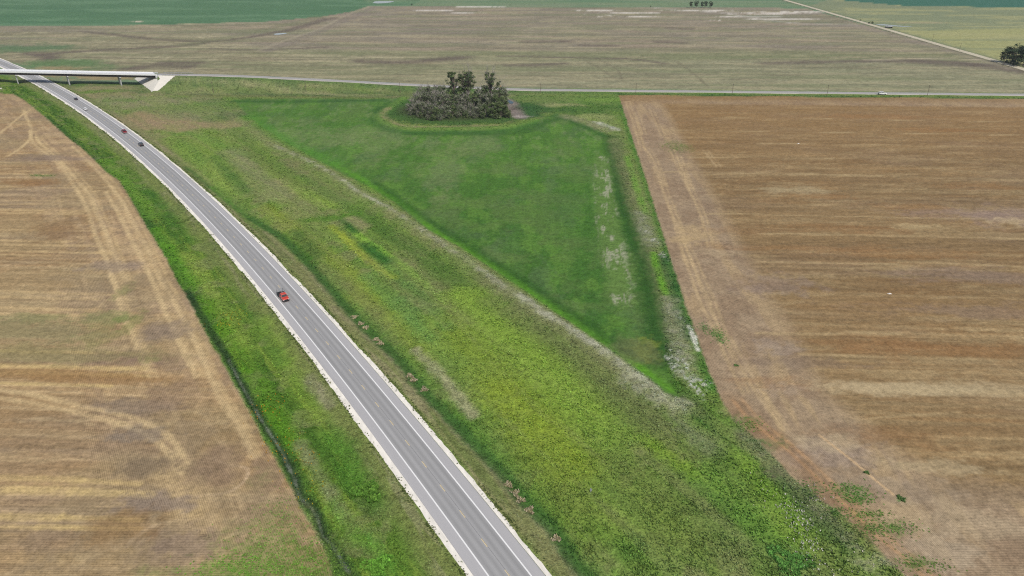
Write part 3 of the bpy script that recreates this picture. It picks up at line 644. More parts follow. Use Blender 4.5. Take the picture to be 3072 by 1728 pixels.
    return P.c, dict(hay=hd, left=dl, right=dr, tan=sdist(x, y, P_TAN), past=m_p, south=vv, t=t)


# ------------------------------------------------------------------ materials
def new_mat(name):
    m = bpy.data.materials.new(name)
    m.use_nodes = True
    nt = m.node_tree
    for n in list(nt.nodes):
        nt.nodes.remove(n)
    out = nt.nodes.new('ShaderNodeOutputMaterial')
    b = nt.nodes.new('ShaderNodeBsdfPrincipled')
    nt.links.new(b.outputs[0], out.inputs[0])
    return m, nt, b


def N(nt, kind, **kw):
    n = nt.nodes.new(kind)
    for k, v in kw.items():
        if k in n.inputs.keys():
            n.inputs[k].default_value = v
        else:
            setattr(n, k, v)
    return n


def math_node(nt, op, a, b=None, clamp=False):
    n = nt.nodes.new('ShaderNodeMath'); n.operation = op; n.use_clamp = clamp
    for i, v in enumerate((a, b)):
        if v is None:
            continue
        if isinstance(v, (int, float)):
            n.inputs[i].default_value = v
        else:
            nt.links.new(v, n.inputs[i])
    return n.outputs[0]


def ground_mat(name, fine=0.35, bump=0.5, rows=False, scales=(3.0, 0.9, 0.35), spec=0.1):
    """colour laid down per vertex, broken up by procedural grain of clumps and straw; rough relief from the same noise"""
    m, nt, b = new_mat(name)
    at = N(nt, 'ShaderNodeAttribute', attribute_name='albedo')
    co = N(nt, 'ShaderNodeNewGeometry')
    tot = None
    for i, s in enumerate(scales):
        nz = N(nt, 'ShaderNodeTexNoise', Scale=1.0 / s, Detail=3.0, Roughness=0.6)
        nt.links.new(co.outputs['Position'], nz.inputs['Vector'])
        f = nz.outputs['Fac']
        tot = f if tot is None else math_node(nt, 'ADD', tot, f)
    avg = math_node(nt, 'MULTIPLY', tot, 1.0 / len(scales))
    if rows:
        ph = N(nt, 'ShaderNodeAttribute', attribute_name='row')
        sn = math_node(nt, 'SINE', math_node(nt, 'MULTIPLY', ph.outputs['Fac'], 2 * math.pi / 0.42))
        amp = math_node(nt, 'MULTIPLY', sn, 0.055)
        avg = math_node(nt, 'ADD', avg, amp)
    fac = math_node(nt, 'ADD', math_node(nt, 'MULTIPLY', math_node(nt, 'SUBTRACT', avg, 0.5), fine * 5.0), 1.0)
    fac = math_node(nt, 'MAXIMUM', fac, 0.25)
    mul = N(nt, 'ShaderNodeVectorMath', operation='SCALE')
    nt.links.new(at.outputs['Color'], mul.inputs[0]); nt.links.new(fac, mul.inputs['Scale'])
    nt.links.new(mul.outputs[0], b.inputs['Base Color'])
    b.inputs['Roughness'].default_value = 0.95
    b.inputs['Specular IOR Level'].default_value = spec
    bp = N(nt, 'ShaderNodeBump', Strength=1.0, Distance=bump)
    nt.links.new(avg, bp.inputs['Height'])
    nt.links.new(bp.outputs[0], b.inputs['Normal'])
    return m


def simple_mat(name, col, rough=0.6, metal=0.0, var=0.12, scale=4.0, spec=0.5, coat=0.0, bump=0.0):
    m, nt, b = new_mat(name)
    co = N(nt, 'ShaderNodeTexCoord')
    nz = N(nt, 'ShaderNodeTexNoise', Scale=scale, Detail=4.0, Roughness=0.6)
    nt.links.new(co.outputs['Object'], nz.inputs['Vector'])
    fac = math_node(nt, 'ADD', math_node(nt, 'MULTIPLY', math_node(nt, 'SUBTRACT', nz.outputs['Fac'], 0.5), var * 4), 1.0)
    mul = N(nt, 'ShaderNodeVectorMath', operation='SCALE')
    mul.inputs[0].default_value = tuple(col)
    nt.links.new(fac, mul.inputs['Scale'])
    nt.links.new(mul.outputs[0], b.inputs['Base Color'])
    b.inputs['Roughness'].default_value = rough
    b.inputs['Metallic'].default_value = metal
    b.inputs['Specular IOR Level'].default_value = spec
    b.inputs['Coat Weight'].default_value = coat
    if bump:
        bp = N(nt, 'ShaderNodeBump', Strength=1.0, Distance=bump)
        nt.links.new(nz.outputs['Fac'], bp.inputs['Height']); nt.links.new(bp.outputs[0], b.inputs['Normal'])
    return m


def attr_mat(name, rough=0.9, var=0.15, scale=2.0, spec=0.15, trans=0.0):
    m, nt, b = new_mat(name)
    at = N(nt, 'ShaderNodeAttribute', attribute_name='albedo')
    co = N(nt, 'ShaderNodeNewGeometry')
    nz = N(nt, 'ShaderNodeTexNoise', Scale=scale, Detail=4.0, Roughness=0.65)
    nt.links.new(co.outputs['Position'], nz.inputs['Vector'])
    fac = math_node(nt, 'ADD', math_node(nt, 'MULTIPLY', math_node(nt, 'SUBTRACT', nz.outputs['Fac'], 0.5), var * 4), 1.0)
    mul = N(nt, 'ShaderNodeVectorMath', operation='SCALE')
    nt.links.new(at.outputs['Color'], mul.inputs[0]); nt.links.new(fac, mul.inputs['Scale'])
    nt.links.new(mul.outputs[0], b.inputs['Base Color'])
    b.inputs['Roughness'].default_value = rough
    b.inputs['Specular IOR Level'].default_value = spec
    return m


M_MEADOW = ground_mat('meadow_grass', 0.75, 0.5, scales=(2.2, 0.8, 0.4))
M_HAY = ground_mat('hay_grass', 0.55, 0.3, scales=(2.6, 1.1, 0.6))
M_STUB = ground_mat('stubble', 0.50, 0.10, rows=True, scales=(2.4, 0.9, 0.4))
M_FAR = ground_mat('far_stubble', 0.45, 0.25, scales=(7.0, 3.0, 1.6))

# ------------------------------------------------------------------ mesh helpers


def link(o):
    COL.objects.link(o)
    return o


def np_mesh(name, verts, faces, mat=None, parent=None, albedo=None, smooth=False, attrs=None):
    me = bpy.data.meshes.new(name)
    verts = np.asarray(verts, np.float32); faces = np.asarray(faces, np.int32)
    k = faces.shape[1]
    me.vertices.add(len(verts)); me.vertices.foreach_set('co', verts.ravel())
    me.loops.add(faces.size); me.loops.foreach_set('vertex_index', faces.ravel())
    me.polygons.add(len(faces)); me.polygons.foreach_set('loop_start', np.arange(0, faces.size, k, dtype=np.int32))
    me.polygons.foreach_set('loop_total', np.full(len(faces), k, np.int32))
    if smooth:
        me.polygons.foreach_set('use_smooth', np.ones(len(faces), bool))
    me.update(calc_edges=True)
    if albedo is not None:
        a = me.color_attributes.new('albedo', 'FLOAT_COLOR', 'POINT')
        a.data.foreach_set('color', np.c_[albedo, np.ones(len(verts))].astype(np.float32).ravel())
    for kk, vv in (attrs or {}).items():
        a = me.attributes.new(kk, 'FLOAT', 'POINT'); a.data.foreach_set('value', vv.astype(np.float32))
    if mat:
        me.materials.append(mat)
    o = bpy.data.objects.new(name, me)
    if parent:
        o.parent = parent
    return link(o)


def empty(name, loc=(0, 0, 0), rz=0.0, label=None, cat=None, group=None, scale=None):
    o = bpy.data.objects.new(name, None)
    o.location = loc; o.rotation_euler = (0, 0, rz)
    if scale:
        o.scale = scale
    o.empty_display_size = 0.3
    tag(o, label, cat, group)
    return link(o)


def tag(o, label=None, cat=None, group=None, kind=None):
    for k, v in (('label', label), ('category', cat), ('group', group), ('kind', kind)):
        if v:
            o[k] = v
    return o


class MB:
    """collects boxes, tubes and prisms and links them as one mesh"""
    def __init__(s):
        s.v = []; s.f = []

    def add(s, vs, fs):
        b = len(s.v)
        s.v += [tuple(map(float, v)) for v in vs]
        s.f += [tuple(i + b for i in f) for f in fs]
        return s

    def box(s, c, size, rz=0.0, taper=1.0, ry=0.0):
        hx, hy, hz = (q / 2 for q in size)
        M = Matrix.Rotation(rz, 3, 'Z') @ Matrix.Rotation(ry, 3, 'Y')
        vs = []
        for sz in (-1, 1):
            k = taper if sz > 0 else 1.0
            for sx, sy in ((-1, -1), (1, -1), (1, 1), (-1, 1)):
                vs.append(Vector(c) + M @ Vector((sx * hx * k, sy * hy * k, sz * hz)))
        return s.add(vs, [(3, 2, 1, 0), (4, 5, 6, 7), (0, 1, 5, 4), (1, 2, 6, 5), (2, 3, 7, 6), (3, 0, 4, 7)])

    def tube(s, pts, rad, n=6, cap=True):
        pts = [Vector(p) for p in pts]
        if not hasattr(rad, '__len__'):
            rad = [rad] * len(pts)
        vs = []
        for i, p in enumerate(pts):
            d = (pts[min(i + 1, len(pts) - 1)] - pts[max(i - 1, 0)]).normalized()
            a = Vector((0, 0, 1)) if abs(d.z) < 0.9 else Vector((1, 0, 0))
            e1 = d.cross(a).normalized(); e2 = d.cross(e1)
            for k in range(n):
                th = 2 * math.pi * k / n
                vs.append(p + (e1 * math.cos(th) + e2 * math.sin(th)) * rad[i])
        fs = []
        for i in range(len(pts) - 1):
            for k in range(n):
                fs.append((i * n + k, i * n + (k + 1) % n, (i + 1) * n + (k + 1) % n, (i + 1) * n + k))
        if cap:
            fs.append(tuple(range(n))[::-1]); fs.append(tuple((len(pts) - 1) * n + k for k in range(n)))
        return s.add(vs, fs)

    def loft(s, rings, cap=True):
        n = len(rings[0]); vs = [p for r in rings for p in r]; fs = []
        for i in range(len(rings) - 1):
            for k in range(n):
                fs.append((i * n + k, i * n + (k + 1) % n, (i + 1) * n + (k + 1) % n, (i + 1) * n + k))
        if cap:
            fs.append(tuple(range(n))[::-1]); fs.append(tuple((len(rings) - 1) * n + k for k in range(n)))
        return s.add(vs, fs)

    def quad(s, a, b, c, d):
        return s.add([a, b, c, d], [(0, 1, 2, 3)])

    def build(s, name, mat, parent=None, smooth=False, loc=None):
        me = bpy.data.meshes.new(name)
        me.from_pydata(s.v, [], s.f)
        me.update()
        bm = bmesh.new(); bm.from_mesh(me); bmesh.ops.recalc_face_normals(bm, faces=bm.faces); bm.to_mesh(me); bm.free()
        if smooth:
            for p in me.polygons:
                p.use_smooth = True
        me.materials.append(mat)
        o = bpy.data.objects.new(name, me)
        if parent:
            o.parent = parent
        if loc:
            o.location = loc
        return link(o)


# ------------------------------------------------------------------ the land: one fan-shaped tessellation, split into parcels
def row_dist(py):
    return G((1536, py))[0][1]


STEP = 3.7
ys = [row_dist(p) for p in np.arange(1800, -40, -STEP)]
ys = np.array([-3000, -1200, -500, -200, -60, 0, 40, 65] + ys + [1900, 2300, 2900, 3800, 5200, 7500])
cc = np.arange(-1780, 1780 + STEP, STEP) / FPX
ext = np.array([1.0, 1.3, 1.8, 2.6, 4.0, 7.0, 14.0, 26.0])
cc = np.r_[-ext[::-1], cc, ext]
zc = np.maximum(ys, 70.0) * CT + H * ST
GX = np.clip(cc[None, :] * zc[:, None], -7500 - 50 * np.arange(len(cc))[None, :] * 0, 7500)
GX = GX + np.linspace(-1, 1, len(cc))[None, :] * 1e-3
GY = np.repeat(ys[:, None], len(cc), 1)
nr, nc = GX.shape
gx, gy = GX.ravel(), GY.ravel()
alb, reg = paint(gx, gy)
gz = height(gx, gy)
# keep the sheets under the roads flat and just below them
row_l = np.where(reg['left'] < 36, reg['left'], (-gx * SA + gy * CA))
row_r = np.where((reg['right'] < 26), reg['right'], (-gx * SA + gy * CA))
rowph = np.where(reg['left'] > -5, row_l, row_r)
idx = np.arange(nr * nc).reshape(nr, nc)
quads = np.stack([idx[:-1, :-1], idx[:-1, 1:], idx[1:, 1:], idx[1:, :-1]], -1).reshape(-1, 4)


def qmean(a):
    return a[quads].mean(1)


q_left, q_right, q_hay, q_tan, q_v = (qmean(reg[k]) for k in ('left', 'right', 'hay', 'tan', 'south'))
q_p = qmean(reg['past']); q_y = qmean(gy); q_x = qmean(gx)
pid = np.zeros(len(quads), int)
pid[(q_y < 760) & (q_v < 3) & (q_y > 60) & (np.abs(q_x) < 1200)] = 1
pid[q_left > 0] = 2
pid[q_right > 0] = 3
pid[q_hay > 0] = 4
pid[q_tan > 0] = 5
pid[(q_p > 0.5) & (pid == 0)] = 6
verts = np.c_[gx, gy, gz]
for k, (nm, mt) in enumerate((('ground', M_FAR), ('meadow', M_MEADOW), ('left_field', M_STUB), ('right_field', M_STUB), ('hay_field', M_HAY), ('far_stubble_field', M_FAR), ('far_pasture', M_FAR))):
    f = quads[pid == k]
    if not len(f):
        continue
    used, inv = np.unique(f, return_inverse=True)
    o = np_mesh(nm, verts[used], inv.reshape(-1, 4), mt, albedo=alb[used], smooth=True, attrs={'row': rowph[used]})
    tag(o, kind='structure')


# ------------------------------------------------------------------ highway
def hwy_point(yy, t):
    f = np.polyval(HC, yy); d = np.polyval(HDC, yy); n = np.sqrt(1 + d * d)
    return np.c_[f + t / n, yy - t * d / n]


YY = [70.0]
while YY[-1] < 860:
    d = float(np.polyval(HDC, YY[-1])); YY.append(YY[-1] + 1.6 / math.sqrt(1 + d * d))
YY = np.array(YY)
SARC = np.r_[0, np.cumsum(np.linalg.norm(np.diff(hwy_point(YY, 0 * YY), axis=0), axis=1))]


def strip(ts, z, yy=YY, jitter=None):
    """grid of points along the highway, columns at lateral offsets ts"""
    vs = []
    for j, t in enumerate(ts):
        tt = np.full(len(yy), float(t))
        if jitter is not None:
            tt = tt + jitter[j]
        vs.append(np.c_[hwy_point(yy, tt), np.full(len(yy), z[j] if hasattr(z, '__len__') else z)])
    v = np.stack(vs, 1).reshape(-1, 3)
    n, m = len(yy), len(ts)
    i = np.arange(n * m).reshape(n, m)
    f = np.stack([i[:-1, :-1], i[:-1, 1:], i[1:, 1:], i[1:, :-1]], -1).reshape(-1, 4)
    return v, f


M_ASPH = attr_mat('asphalt', 0.85, 0.02, 3.0, 0.2)
M_GRAV = attr_mat('limestone_gravel', 0.95, 0.13, 6.0, 0.1)
M_WHITE = simple_mat('road_paint_white', (0.80, 0.80, 0.78), 0.6, 0, 0.03, 8)
M_YEL = simple_mat('road_paint_yellow', (0.68, 0.56, 0.33), 0.6, 0, 0.08, 8)
M_SEAM = simple_mat('road_seam', (0.20, 0.20, 0.20), 0.8, 0, 0.1, 2)

ts = np.r_[-6.0, np.arange(-5.9, 5.95, 0.25), 6.0]
zs = np.where(np.abs(ts) > 5.95, -0.12, 0.075)
v, f = strip(ts, zs)
tt = np.tile(ts, len(YY)); ss = np.repeat(SARC, len(ts))
shoulder = S(183, 182, 182); lane = S(167, 167, 166)
c = np.repeat(shoulder[None], len(tt), 0)
inl = sst(3.65, 3.45, np.abs(tt))[:, None]
c = c * (1 - inl) + lane * inl
wheel = sum(np.exp(-((np.abs(tt) - w) / 0.42) ** 2) for w in (0.95, 2.65))[:, None]
c = c * (1 - 0.17 * wheel * (0.75 + 0.5 * fbm(tt * 0.3, ss / 60, 401, 3)[:, None]))
mid = np.exp(-((np.abs(tt) - 1.8) / 0.35) ** 2)[:, None]
c = c * (1 + 0.05 * mid)
c = c * (0.94 + 0.12 * fbm(tt / 1.5, ss / 40, 402, 4)[:, None]) * (0.97 + 0.06 * fbm(tt / 0.4, ss / 3, 403, 3)[:, None])
highway = np_mesh('highway', v, f, M_ASPH, albedo=c, smooth=True)
tag(highway, kind='structure')
sh = fbm(SARC / 2.2, SARC * 0, 410, 3); sh2 = fbm(SARC / 1.1, SARC * 0 + 5, 411, 3)
sh3 = fbm(SARC / 18, SARC * 0 + 9, 412, 2)
for sgn, nz in ((-1, sh), (1, sh2)):
    wout = 7.45 + (nz - 0.5) * 0.75 + (sh3 - 0.5) * 0.9 + (0.25 if sgn < 0 else -0.1)
    tcol = np.array([5.95, 6.3, 6.8, 7.25])
    jit = [np.zeros(len(YY)), np.zeros(len(YY)), (wout - 7.25) * 0.6, wout - 7.25]
    zz_ = np.array([0.055, 0.05, 0.03, -0.06])
    v, f = strip(tcol * sgn, zz_, jitter=[j * sgn for j in jit])
    if sgn < 0:
        f = f[:, ::-1]
    n = len(v)
    cg = np.repeat(S(246, 241, 229)[None], n, 0) * (0.86 + 0.24 * RNG.random(n))[:, None]
    edge = np.tile([0, 0, 0.05, 0.35], len(YY))[:, None] * RNG.random(n)[:, None]
    cg = cg * (1 - edge) + S(150, 146, 108) * edge
    o = np_mesh('gravel_shoulder', v, f, M_GRAV, parent=highway, albedo=cg, smooth=True)
for sgn in (-1, 1):
    v, f = strip([sgn * 3.51 - 0.15, sgn * 3.51 + 0.15], 0.081)
    np_mesh('edge_line', v, f, M_WHITE, parent=highway)
v, f = strip([-0.045, 0.045], 0.085)
np_mesh('centre_joint', v, f, M_SEAM, parent=highway)
# centre dashes, laid out from the ones seen in the photograph
PER = 9.22
s_ref = float(np.interp(G1(1216.8, 1319.9)[1], YY, SARC))
k0 = int(-(s_ref // PER))
for k in range(k0, 110):
    s0 = s_ref - 2.5 + k * PER
    if s0 < 0 or s0 + 2.6 > SARC[-1]:
        continue
    yk = np.interp(np.array([s0, s0 + 0.85, s0 + 1.7, s0 + 2.5]), SARC, YY)
    v, f = strip([-0.2, 0.08], 0.080, yy=yk)
    np_mesh('lane_dash', v, f, M_YEL, parent=highway)


# ------------------------------------------------------------------ county road, dirt road
def ribbon(name, line, half, zf, mat, col, parent=None, cols=7, kind='structure', lift=0.0, var=0.12):
    line = np.asarray(line)
    d = np.gradient(line, axis=0); d /= np.linalg.norm(d, axis=1)[:, None]
    nrm = np.c_[d[:, 1], -d[:, 0]]
    offs = np.linspace(-half, half, cols)
    v = np.stack([np.c_[line + nrm * o_, zf(line) + lift - (0.10 if abs(abs(o_) - half) < 1e-6 else 0.0)] for o_ in offs], 1).reshape(-1, 3)
    i = np.arange(len(line) * cols).reshape(len(line), cols)
    f = np.stack([i[:-1, :-1], i[:-1, 1:], i[1:, 1:], i[1:, :-1]], -1).reshape(-1, 4)
    edge = np.tile((np.abs(offs) / half) ** 2, len(line))
    a = col[None] * (1 - var / 2 + var * fbm(v[:, 0] / 14, v[:, 1] / 2, 430, 4))[:, None] * (1 + 0.08 * edge[:, None])
    o = np_mesh(name, v, f, mat, parent=parent, albedo=a, smooth=True)
    if parent is None:
        tag(o, kind=kind)
    return o


def zc_line(L):
    return county_z(L[:, 0])


CR = catmull(COUNTY[np.linspace(0, len(COUNTY) - 1, 60).astype(int)], 4.0)
east = CR[CR[:, 0] > AB_R - 1.5]
west = CR[CR[:, 0] < AB_L + 1.5]
county = ribbon('county_road', east, 3.7, zc_line, M_ASPH, S(170, 168, 164), cols=9)
ribbon('county_road', west, 3.7, zc_line, M_ASPH, S(172, 171, 168), cols=9)
for nm_line in (east,):
    d = np.gradient(nm_line, axis=0); d /= np.linalg.norm(d, axis=1)[:, None]
    nrm = np.c_[d[:, 1], -d[:, 0]]
    for sgn in (-1, 1):
        jit = (fbm(nm_line[:, 0] / 6, nm_line[:, 0] * 0 + sgn, 440, 3) - 0.5) * 1.1
        offs = [3.6, 4.3, 4.9]
        v = np.stack([np.c_[nm_line + nrm * (sgn * (o_ + (jit if q else 0 * jit)))[:, None], zc_line(nm_line) - (0.03, 0.05, 0.22)[q]] for q, o_ in enumerate(offs)], 1).reshape(-1, 3)
        i = np.arange(len(nm_line) * 3).reshape(-1, 3)
        f = np.stack([i[:-1, :-1], i[:-1, 1:], i[1:, 1:], i[1:, :-1]], -1).reshape(-1, 4)
        if sgn < 0:
            f = f[:, ::-1]
        np_mesh('gravel_shoulder', v, f, M_GRAV, parent=county, albedo=np.repeat(S(196, 192, 178)[None], len(v), 0) * (0.8 + 0.3 * RNG.random(len(v)))[:, None])
dirt = catmull(np.array(L_DIRT), 10.0)
ribbon('dirt_road', dirt, 4.2, lambda L: np.full(len(L), 0.16), M_GRAV, S(200, 192, 168), cols=9, var=0.2)

# ------------------------------------------------------------------ overpass
M_CONC = simple_mat('concrete', S(206, 208, 210), 0.8, 0, 0.06, 0.35, 0.3)
M_CONC2 = simple_mat('concrete_rail', S(226, 228, 230), 0.8, 0, 0.04, 0.5, 0.3)
M_PIER = simple_mat('pier_concrete', S(176, 178, 178), 0.85, 0, 0.08, 0.5, 0.3)
M_GIRD = simple_mat('weathered_girder', (0.022, 0.019, 0.018), 0.75, 0.0, 0.15, 0.6, 0.3)
M_PAVE = simple_mat('slope_paving', S(228, 224, 212), 0.9, 0, 0.07, 0.3, 0.2)
M_STEEL = simple_mat('galvanised_steel', (0.45, 0.46, 0.47), 0.45, 0.6, 0.08, 2.0)


def road_frame(u):
    """point on the county centreline at foot x = u and its unit vectors along and across (north)"""
    y = float(np.interp(u, COUNTY[:, 0], COUNTY[:, 1]))
    s = float(np.interp(u, COUNTY[:, 0], np.gradient(COUNTY[:, 1], COUNTY[:, 0])))
    n = math.sqrt(1 + s * s)
    return Vector((u, y, 0)), Vector((1 / n, s / n, 0)), Vector((-s / n, 1 / n, 0))


def rp(u, v, z):
    """bridge point: ends are cut on the skew"""
    p, a, n = road_frame(u + SKEW * v)
    return p + n * v + Vector((0, 0, z))


bridge = empty('overpass_bridge', tuple(rp(-372, 0, 0)), 0, 'pale concrete overpass carrying the county road over the highway', 'bridge')
B0 = Vector(bridge.location)


def bmesh_part(name, mb, mat):
    o = mb.build(name, mat, bridge)
    o.location = -B0
    return o


us = np.linspace(AB_L - 1.0, AB_R + 1.0, 30)


def prism(profile, z_of=lambda u: float(county_z(np.array([u]))[0]), uu=us):
    mb = MB()
    mb.loft([[rp(u, v, z_of(u) + dz) for v, dz in profile] for u in uu])
    return mb


bmesh_part('deck', prism([(-5.0, -0.28), (5.0, -0.28), (5.0, 0.03), (-5.0, 0.03)]), M_CONC2)
for s in (-1, 1):
    bmesh_part('barrier', prism([(s * 5.02, -0.30), (s * 5.02, 0.85), (s * 4.80, 0.85), (s * 4.62, 0.032), (s * 4.62, -0.2)][::s]), M_CONC2)
for v0 in (-4.2, -2.1, 0.0, 2.1, 4.2):
    g = MB()
    prof = [(-0.40, -2.05), (0.40, -2.05), (0.40, -1.90), (0.10, -1.70), (0.10, -0.55), (0.45, -0.42), (0.45, -0.285), (-0.45, -0.285), (-0.45, -0.42), (-0.10, -0.55), (-0.10, -1.70), (-0.40, -1.90)]
    g.loft([[rp(u, v0 + v, float(county_z(np.array([u]))[0]) + dz) for v, dz in prof] for u in us])
    bmesh_part('girder', g, M_GIRD)
for px, py in ((55, 250), (210, 253.5), (366, 257)):
    ex, ey = G1(px, py)
    u0 = float(county_uv(np.array([ex]), np.array([ey]))[0][0]) + 4.0 * SKEW
    zt = float(county_z(np.array([u0]))[0])
    zcap = zt - 2.06
    c = MB()
    for (va, vb, z0, z1, w) in ((-3.6, 3.6, -0.6, zcap - 1.0, 0.5),):
        c.add([rp(u0 - w, va, z0), rp(u0 + w, va, z0), rp(u0 + w, vb, z0), rp(u0 - w, vb, z0), rp(u0 - w, va, z1), rp(u0 + w, va, z1), rp(u0 + w, vb, z1), rp(u0 - w, vb, z1)],
              [(3, 2, 1, 0), (4, 5, 6, 7), (0, 1, 5, 4), (1, 2, 6, 5), (2, 3, 7, 6), (3, 0, 4, 7)])
    pier = bmesh_part('pier', c, M_PIER)
    c = MB()
    c.loft([[rp(u0 + du, v, z) for (v, z) in ((-5.0, zcap), (-5.0, zcap - 0.65), (-3.7, zcap - 1.15), (3.7, zcap - 1.15), (5.0, zcap - 0.65), (5.0, zcap))] for du in (-0.65, 0.65)])
    cap = bmesh_part('pier_cap', c, M_CONC)
    cap.parent = pier; cap.location = (0, 0, 0)
for ab, sg in ((AB_R, 1), (AB_L, -1)):
    zt = float(county_z(np.array([ab]))[0])
    c = MB()
    c.loft([[rp(ab + du * sg, v, z) for (v, z) in ((-5.3, 5.2), (5.3, 5.2), (5.3, zt - 0.31), (-5.3, zt - 0.31))] for du in (-0.6, 0.9)])
    bmesh_part('abutment', c, M_CONC)
    for s in (-1, 1):
        c = MB()
        c.loft([[rp(ab + du * sg, s * 5.35 + dv, z) for (dv, z) in ((-0.18, 4.5), (0.18, 4.5), (0.18, zt + 0.5), (-0.18, zt + 0.5))] for du in (0.95, 5.2)])
        bmesh_part('wing_wall', c, M_CONC)
# concrete slope paving wrapped over the embankment nose at each end
def paving(ab, sg):
    """follows the embankment surface; fan-shaped round the near corner"""
    pts = []
    nu, nv = 90, 110
    uu = np.linspace(-22, 24, nu); vv_ = np.linspace(-29, 24, nv)
    V = np.array([[rp(ab - 1.0 * sg + a * sg, b, 0) for b in vv_] for a in uu]).reshape(-1, 3)
    z = height(V[:, 0], V[:, 1])
    AA = np.repeat(uu, nv); BB = np.tile(vv_, nu)
    V[:, 2] = z + 0.07
    i = np.arange(nu * nv).reshape(nu, nv)
    q = np.stack([i[:-1, :-1], i[1:, :-1], i[1:, 1:], i[:-1, 1:]], -1).reshape(-1, 4)
    rag = (fbm(V[:, 0] / 2, V[:, 1] / 2, 470, 3) - 0.5) * 1.0
    lim = -15.5 + 0 * BB
    right = np.where(BB < -4, 20.0 - 1.15 * (-BB - 4), 20.0)
    keep = (z > 0.12) & (AA > -13.6 + 0.5 * rag) & (AA < right + rag * 1.5) & ~((np.abs(BB) < 5.3) & (AA > 0.2)) & ((BB < 0) | (AA < 0.5))
    keepq = keep[q].all(1)
    q = q[keepq]
    used, inv = np.unique(q, return_inverse=True)
    if sg < 0:
        inv = inv.reshape(-1, 4)[:, ::-1]
    o = np_mesh('slope_paving', V[used] - np.array(B0), np.asarray(inv).reshape(-1, 4), M_PAVE, parent=bridge, smooth=True)
    return o
paving(AB_R, 1)
paving(AB_L, -1)
for s in (-1, 1):
    gr = MB()
    for k in range(9):
        u = AB_R + 6.5 + k * 3.0
        p, a, n = road_frame(u); z = float(county_z(np.array([u]))[0])
        q = p + n * (s * 4.6)
        gr.box((q.x, q.y, z + 0.25), (0.15, 0.2, 1.1), math.atan2(a.y, a.x))
    A = road_frame(AB_R + 5.3); Bq = road_frame(AB_R + 31.5)
    zz0 = float(county_z(np.array([AB_R + 5.3]))[0]) + 0.65; zz1 = float(county_z(np.array([AB_R + 31.5]))[0]) + 0.65
    p0 = A[0] + A[2] * (s * 4.46); p1 = Bq[0] + Bq[2] * (s * 4.46)
    gr.tube([(p0.x, p0.y, zz0), (p1.x, p1.y, zz1)], 0.16, 4)
    bmesh_part('guard_rail', gr, M_STEEL)


# ------------------------------------------------------------------ water
def water_mat(name='pond_water', col=(0.05, 0.075, 0.075, 1)):
    m, nt, b = new_mat(name)
    b.inputs['Base Color'].default_value = col
    b.inputs['Roughness'].default_value = 0.06
    b.inputs['IOR'].default_value = 1.33
    co = N(nt, 'ShaderNodeNewGeometry')
    nz = N(nt, 'ShaderNodeTexNoise', Scale=1.5, Detail=2.0)
    nt.links.new(co.outputs['Position'], nz.inputs['Vector'])
    bp = N(nt, 'ShaderNodeBump', Strength=0.25, Distance=0.05)
    nt.links.new(nz.outputs['Fac'], bp.inputs['Height']); nt.links.new(bp.outputs[0], b.inputs['Normal'])
    return m


M_WATER = water_mat()
M_CLOUD_SHEEN = water_mat('cloud_sheen_water', (0.50, 0.54, 0.54, 1))  # far ponds: reflected white cloud put into the pale base colour


def pond(pts, z=0.12, mat=None):
    w = catmull(np.vstack([G(pts, z), G(pts, z)[:1]]), 3.0)[:-1]
    zg = float(height(w[:, 0], w[:, 1]).max())
    mb = MB()
    n = len(w)
    c = w.mean(0)
    mb.add([(p[0], p[1], zg + z) for p in w] + [(c[0], c[1], zg + z)], [(i, (i + 1) % n, n) for i in range(n)])
    return tag(mb.build('pond', mat or M_CLOUD_SHEEN), kind='structure')


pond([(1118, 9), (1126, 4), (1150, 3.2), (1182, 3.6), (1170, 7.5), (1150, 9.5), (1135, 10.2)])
pond([(1522, 303), (1526, 300.5), (1534, 303.5), (1541, 308), (1536, 311.5), (1530, 311), (1525, 307)], mat=M_WATER)
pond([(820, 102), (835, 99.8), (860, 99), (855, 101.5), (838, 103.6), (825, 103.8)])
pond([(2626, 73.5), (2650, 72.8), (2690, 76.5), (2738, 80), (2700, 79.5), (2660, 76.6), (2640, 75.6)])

# ------------------------------------------------------------------ grass, weeds and other ground cover as real clumps
M_TUFT = attr_mat('weed_leaf', 0.9, 0.12, 1.5, 0.1)


def tufts(name, x, y, size, hgt, col, blades=6, mat=M_TUFT, jit=0.22, base_z=None):
    n = len(x)
    z = height(x, y) if base_z is None else base_z
    B = blades
    th = RNG.random((n, B)) * 2 * np.pi
    r0 = RNG.random((n, B)) * 0.25 * size[:, None]
    r1 = (0.45 + 0.55 * RNG.random((n, B))) * size[:, None] * 0.62
    wd = (0.22 + 0.25 * RNG.random((n, B))) * size[:, None]
    hh = (0.35 + 0.65 * RNG.random((n, B))) * hgt[:, None]
    c, s = np.cos(th), np.sin(th)
    bx = x[:, None] + c * r0; by = y[:, None] + s * r0
    V = np.empty((n, B, 3, 3), np.float32)
    V[..., 0, 0] = bx - s * wd; V[..., 0, 1] = by + c * wd; V[..., 0, 2] = z[:, None] + hh * 0.25
    V[..., 1, 0] = bx + s * wd; V[..., 1, 1] = by - c * wd; V[..., 1, 2] = z[:, None] + hh * 0.15
    V[..., 2, 0] = x[:, None] + c * r1; V[..., 2, 1] = y[:, None] + s * r1; V[..., 2, 2] = z[:, None] + hh
    k = (1 - jit + 2 * jit * RNG.random((n, B)))
    C = np.repeat((col[:, None, :] * k[..., None])[:, :, None, :], 3, 2).reshape(-1, 3)
    f = np.arange(n * B * 3).reshape(-1, 3)
    o = np_mesh(name, V.reshape(-1, 3), f, mat, albedo=np.clip(C, 0.008, 0.8))
    return tag(o, kind='stuff')


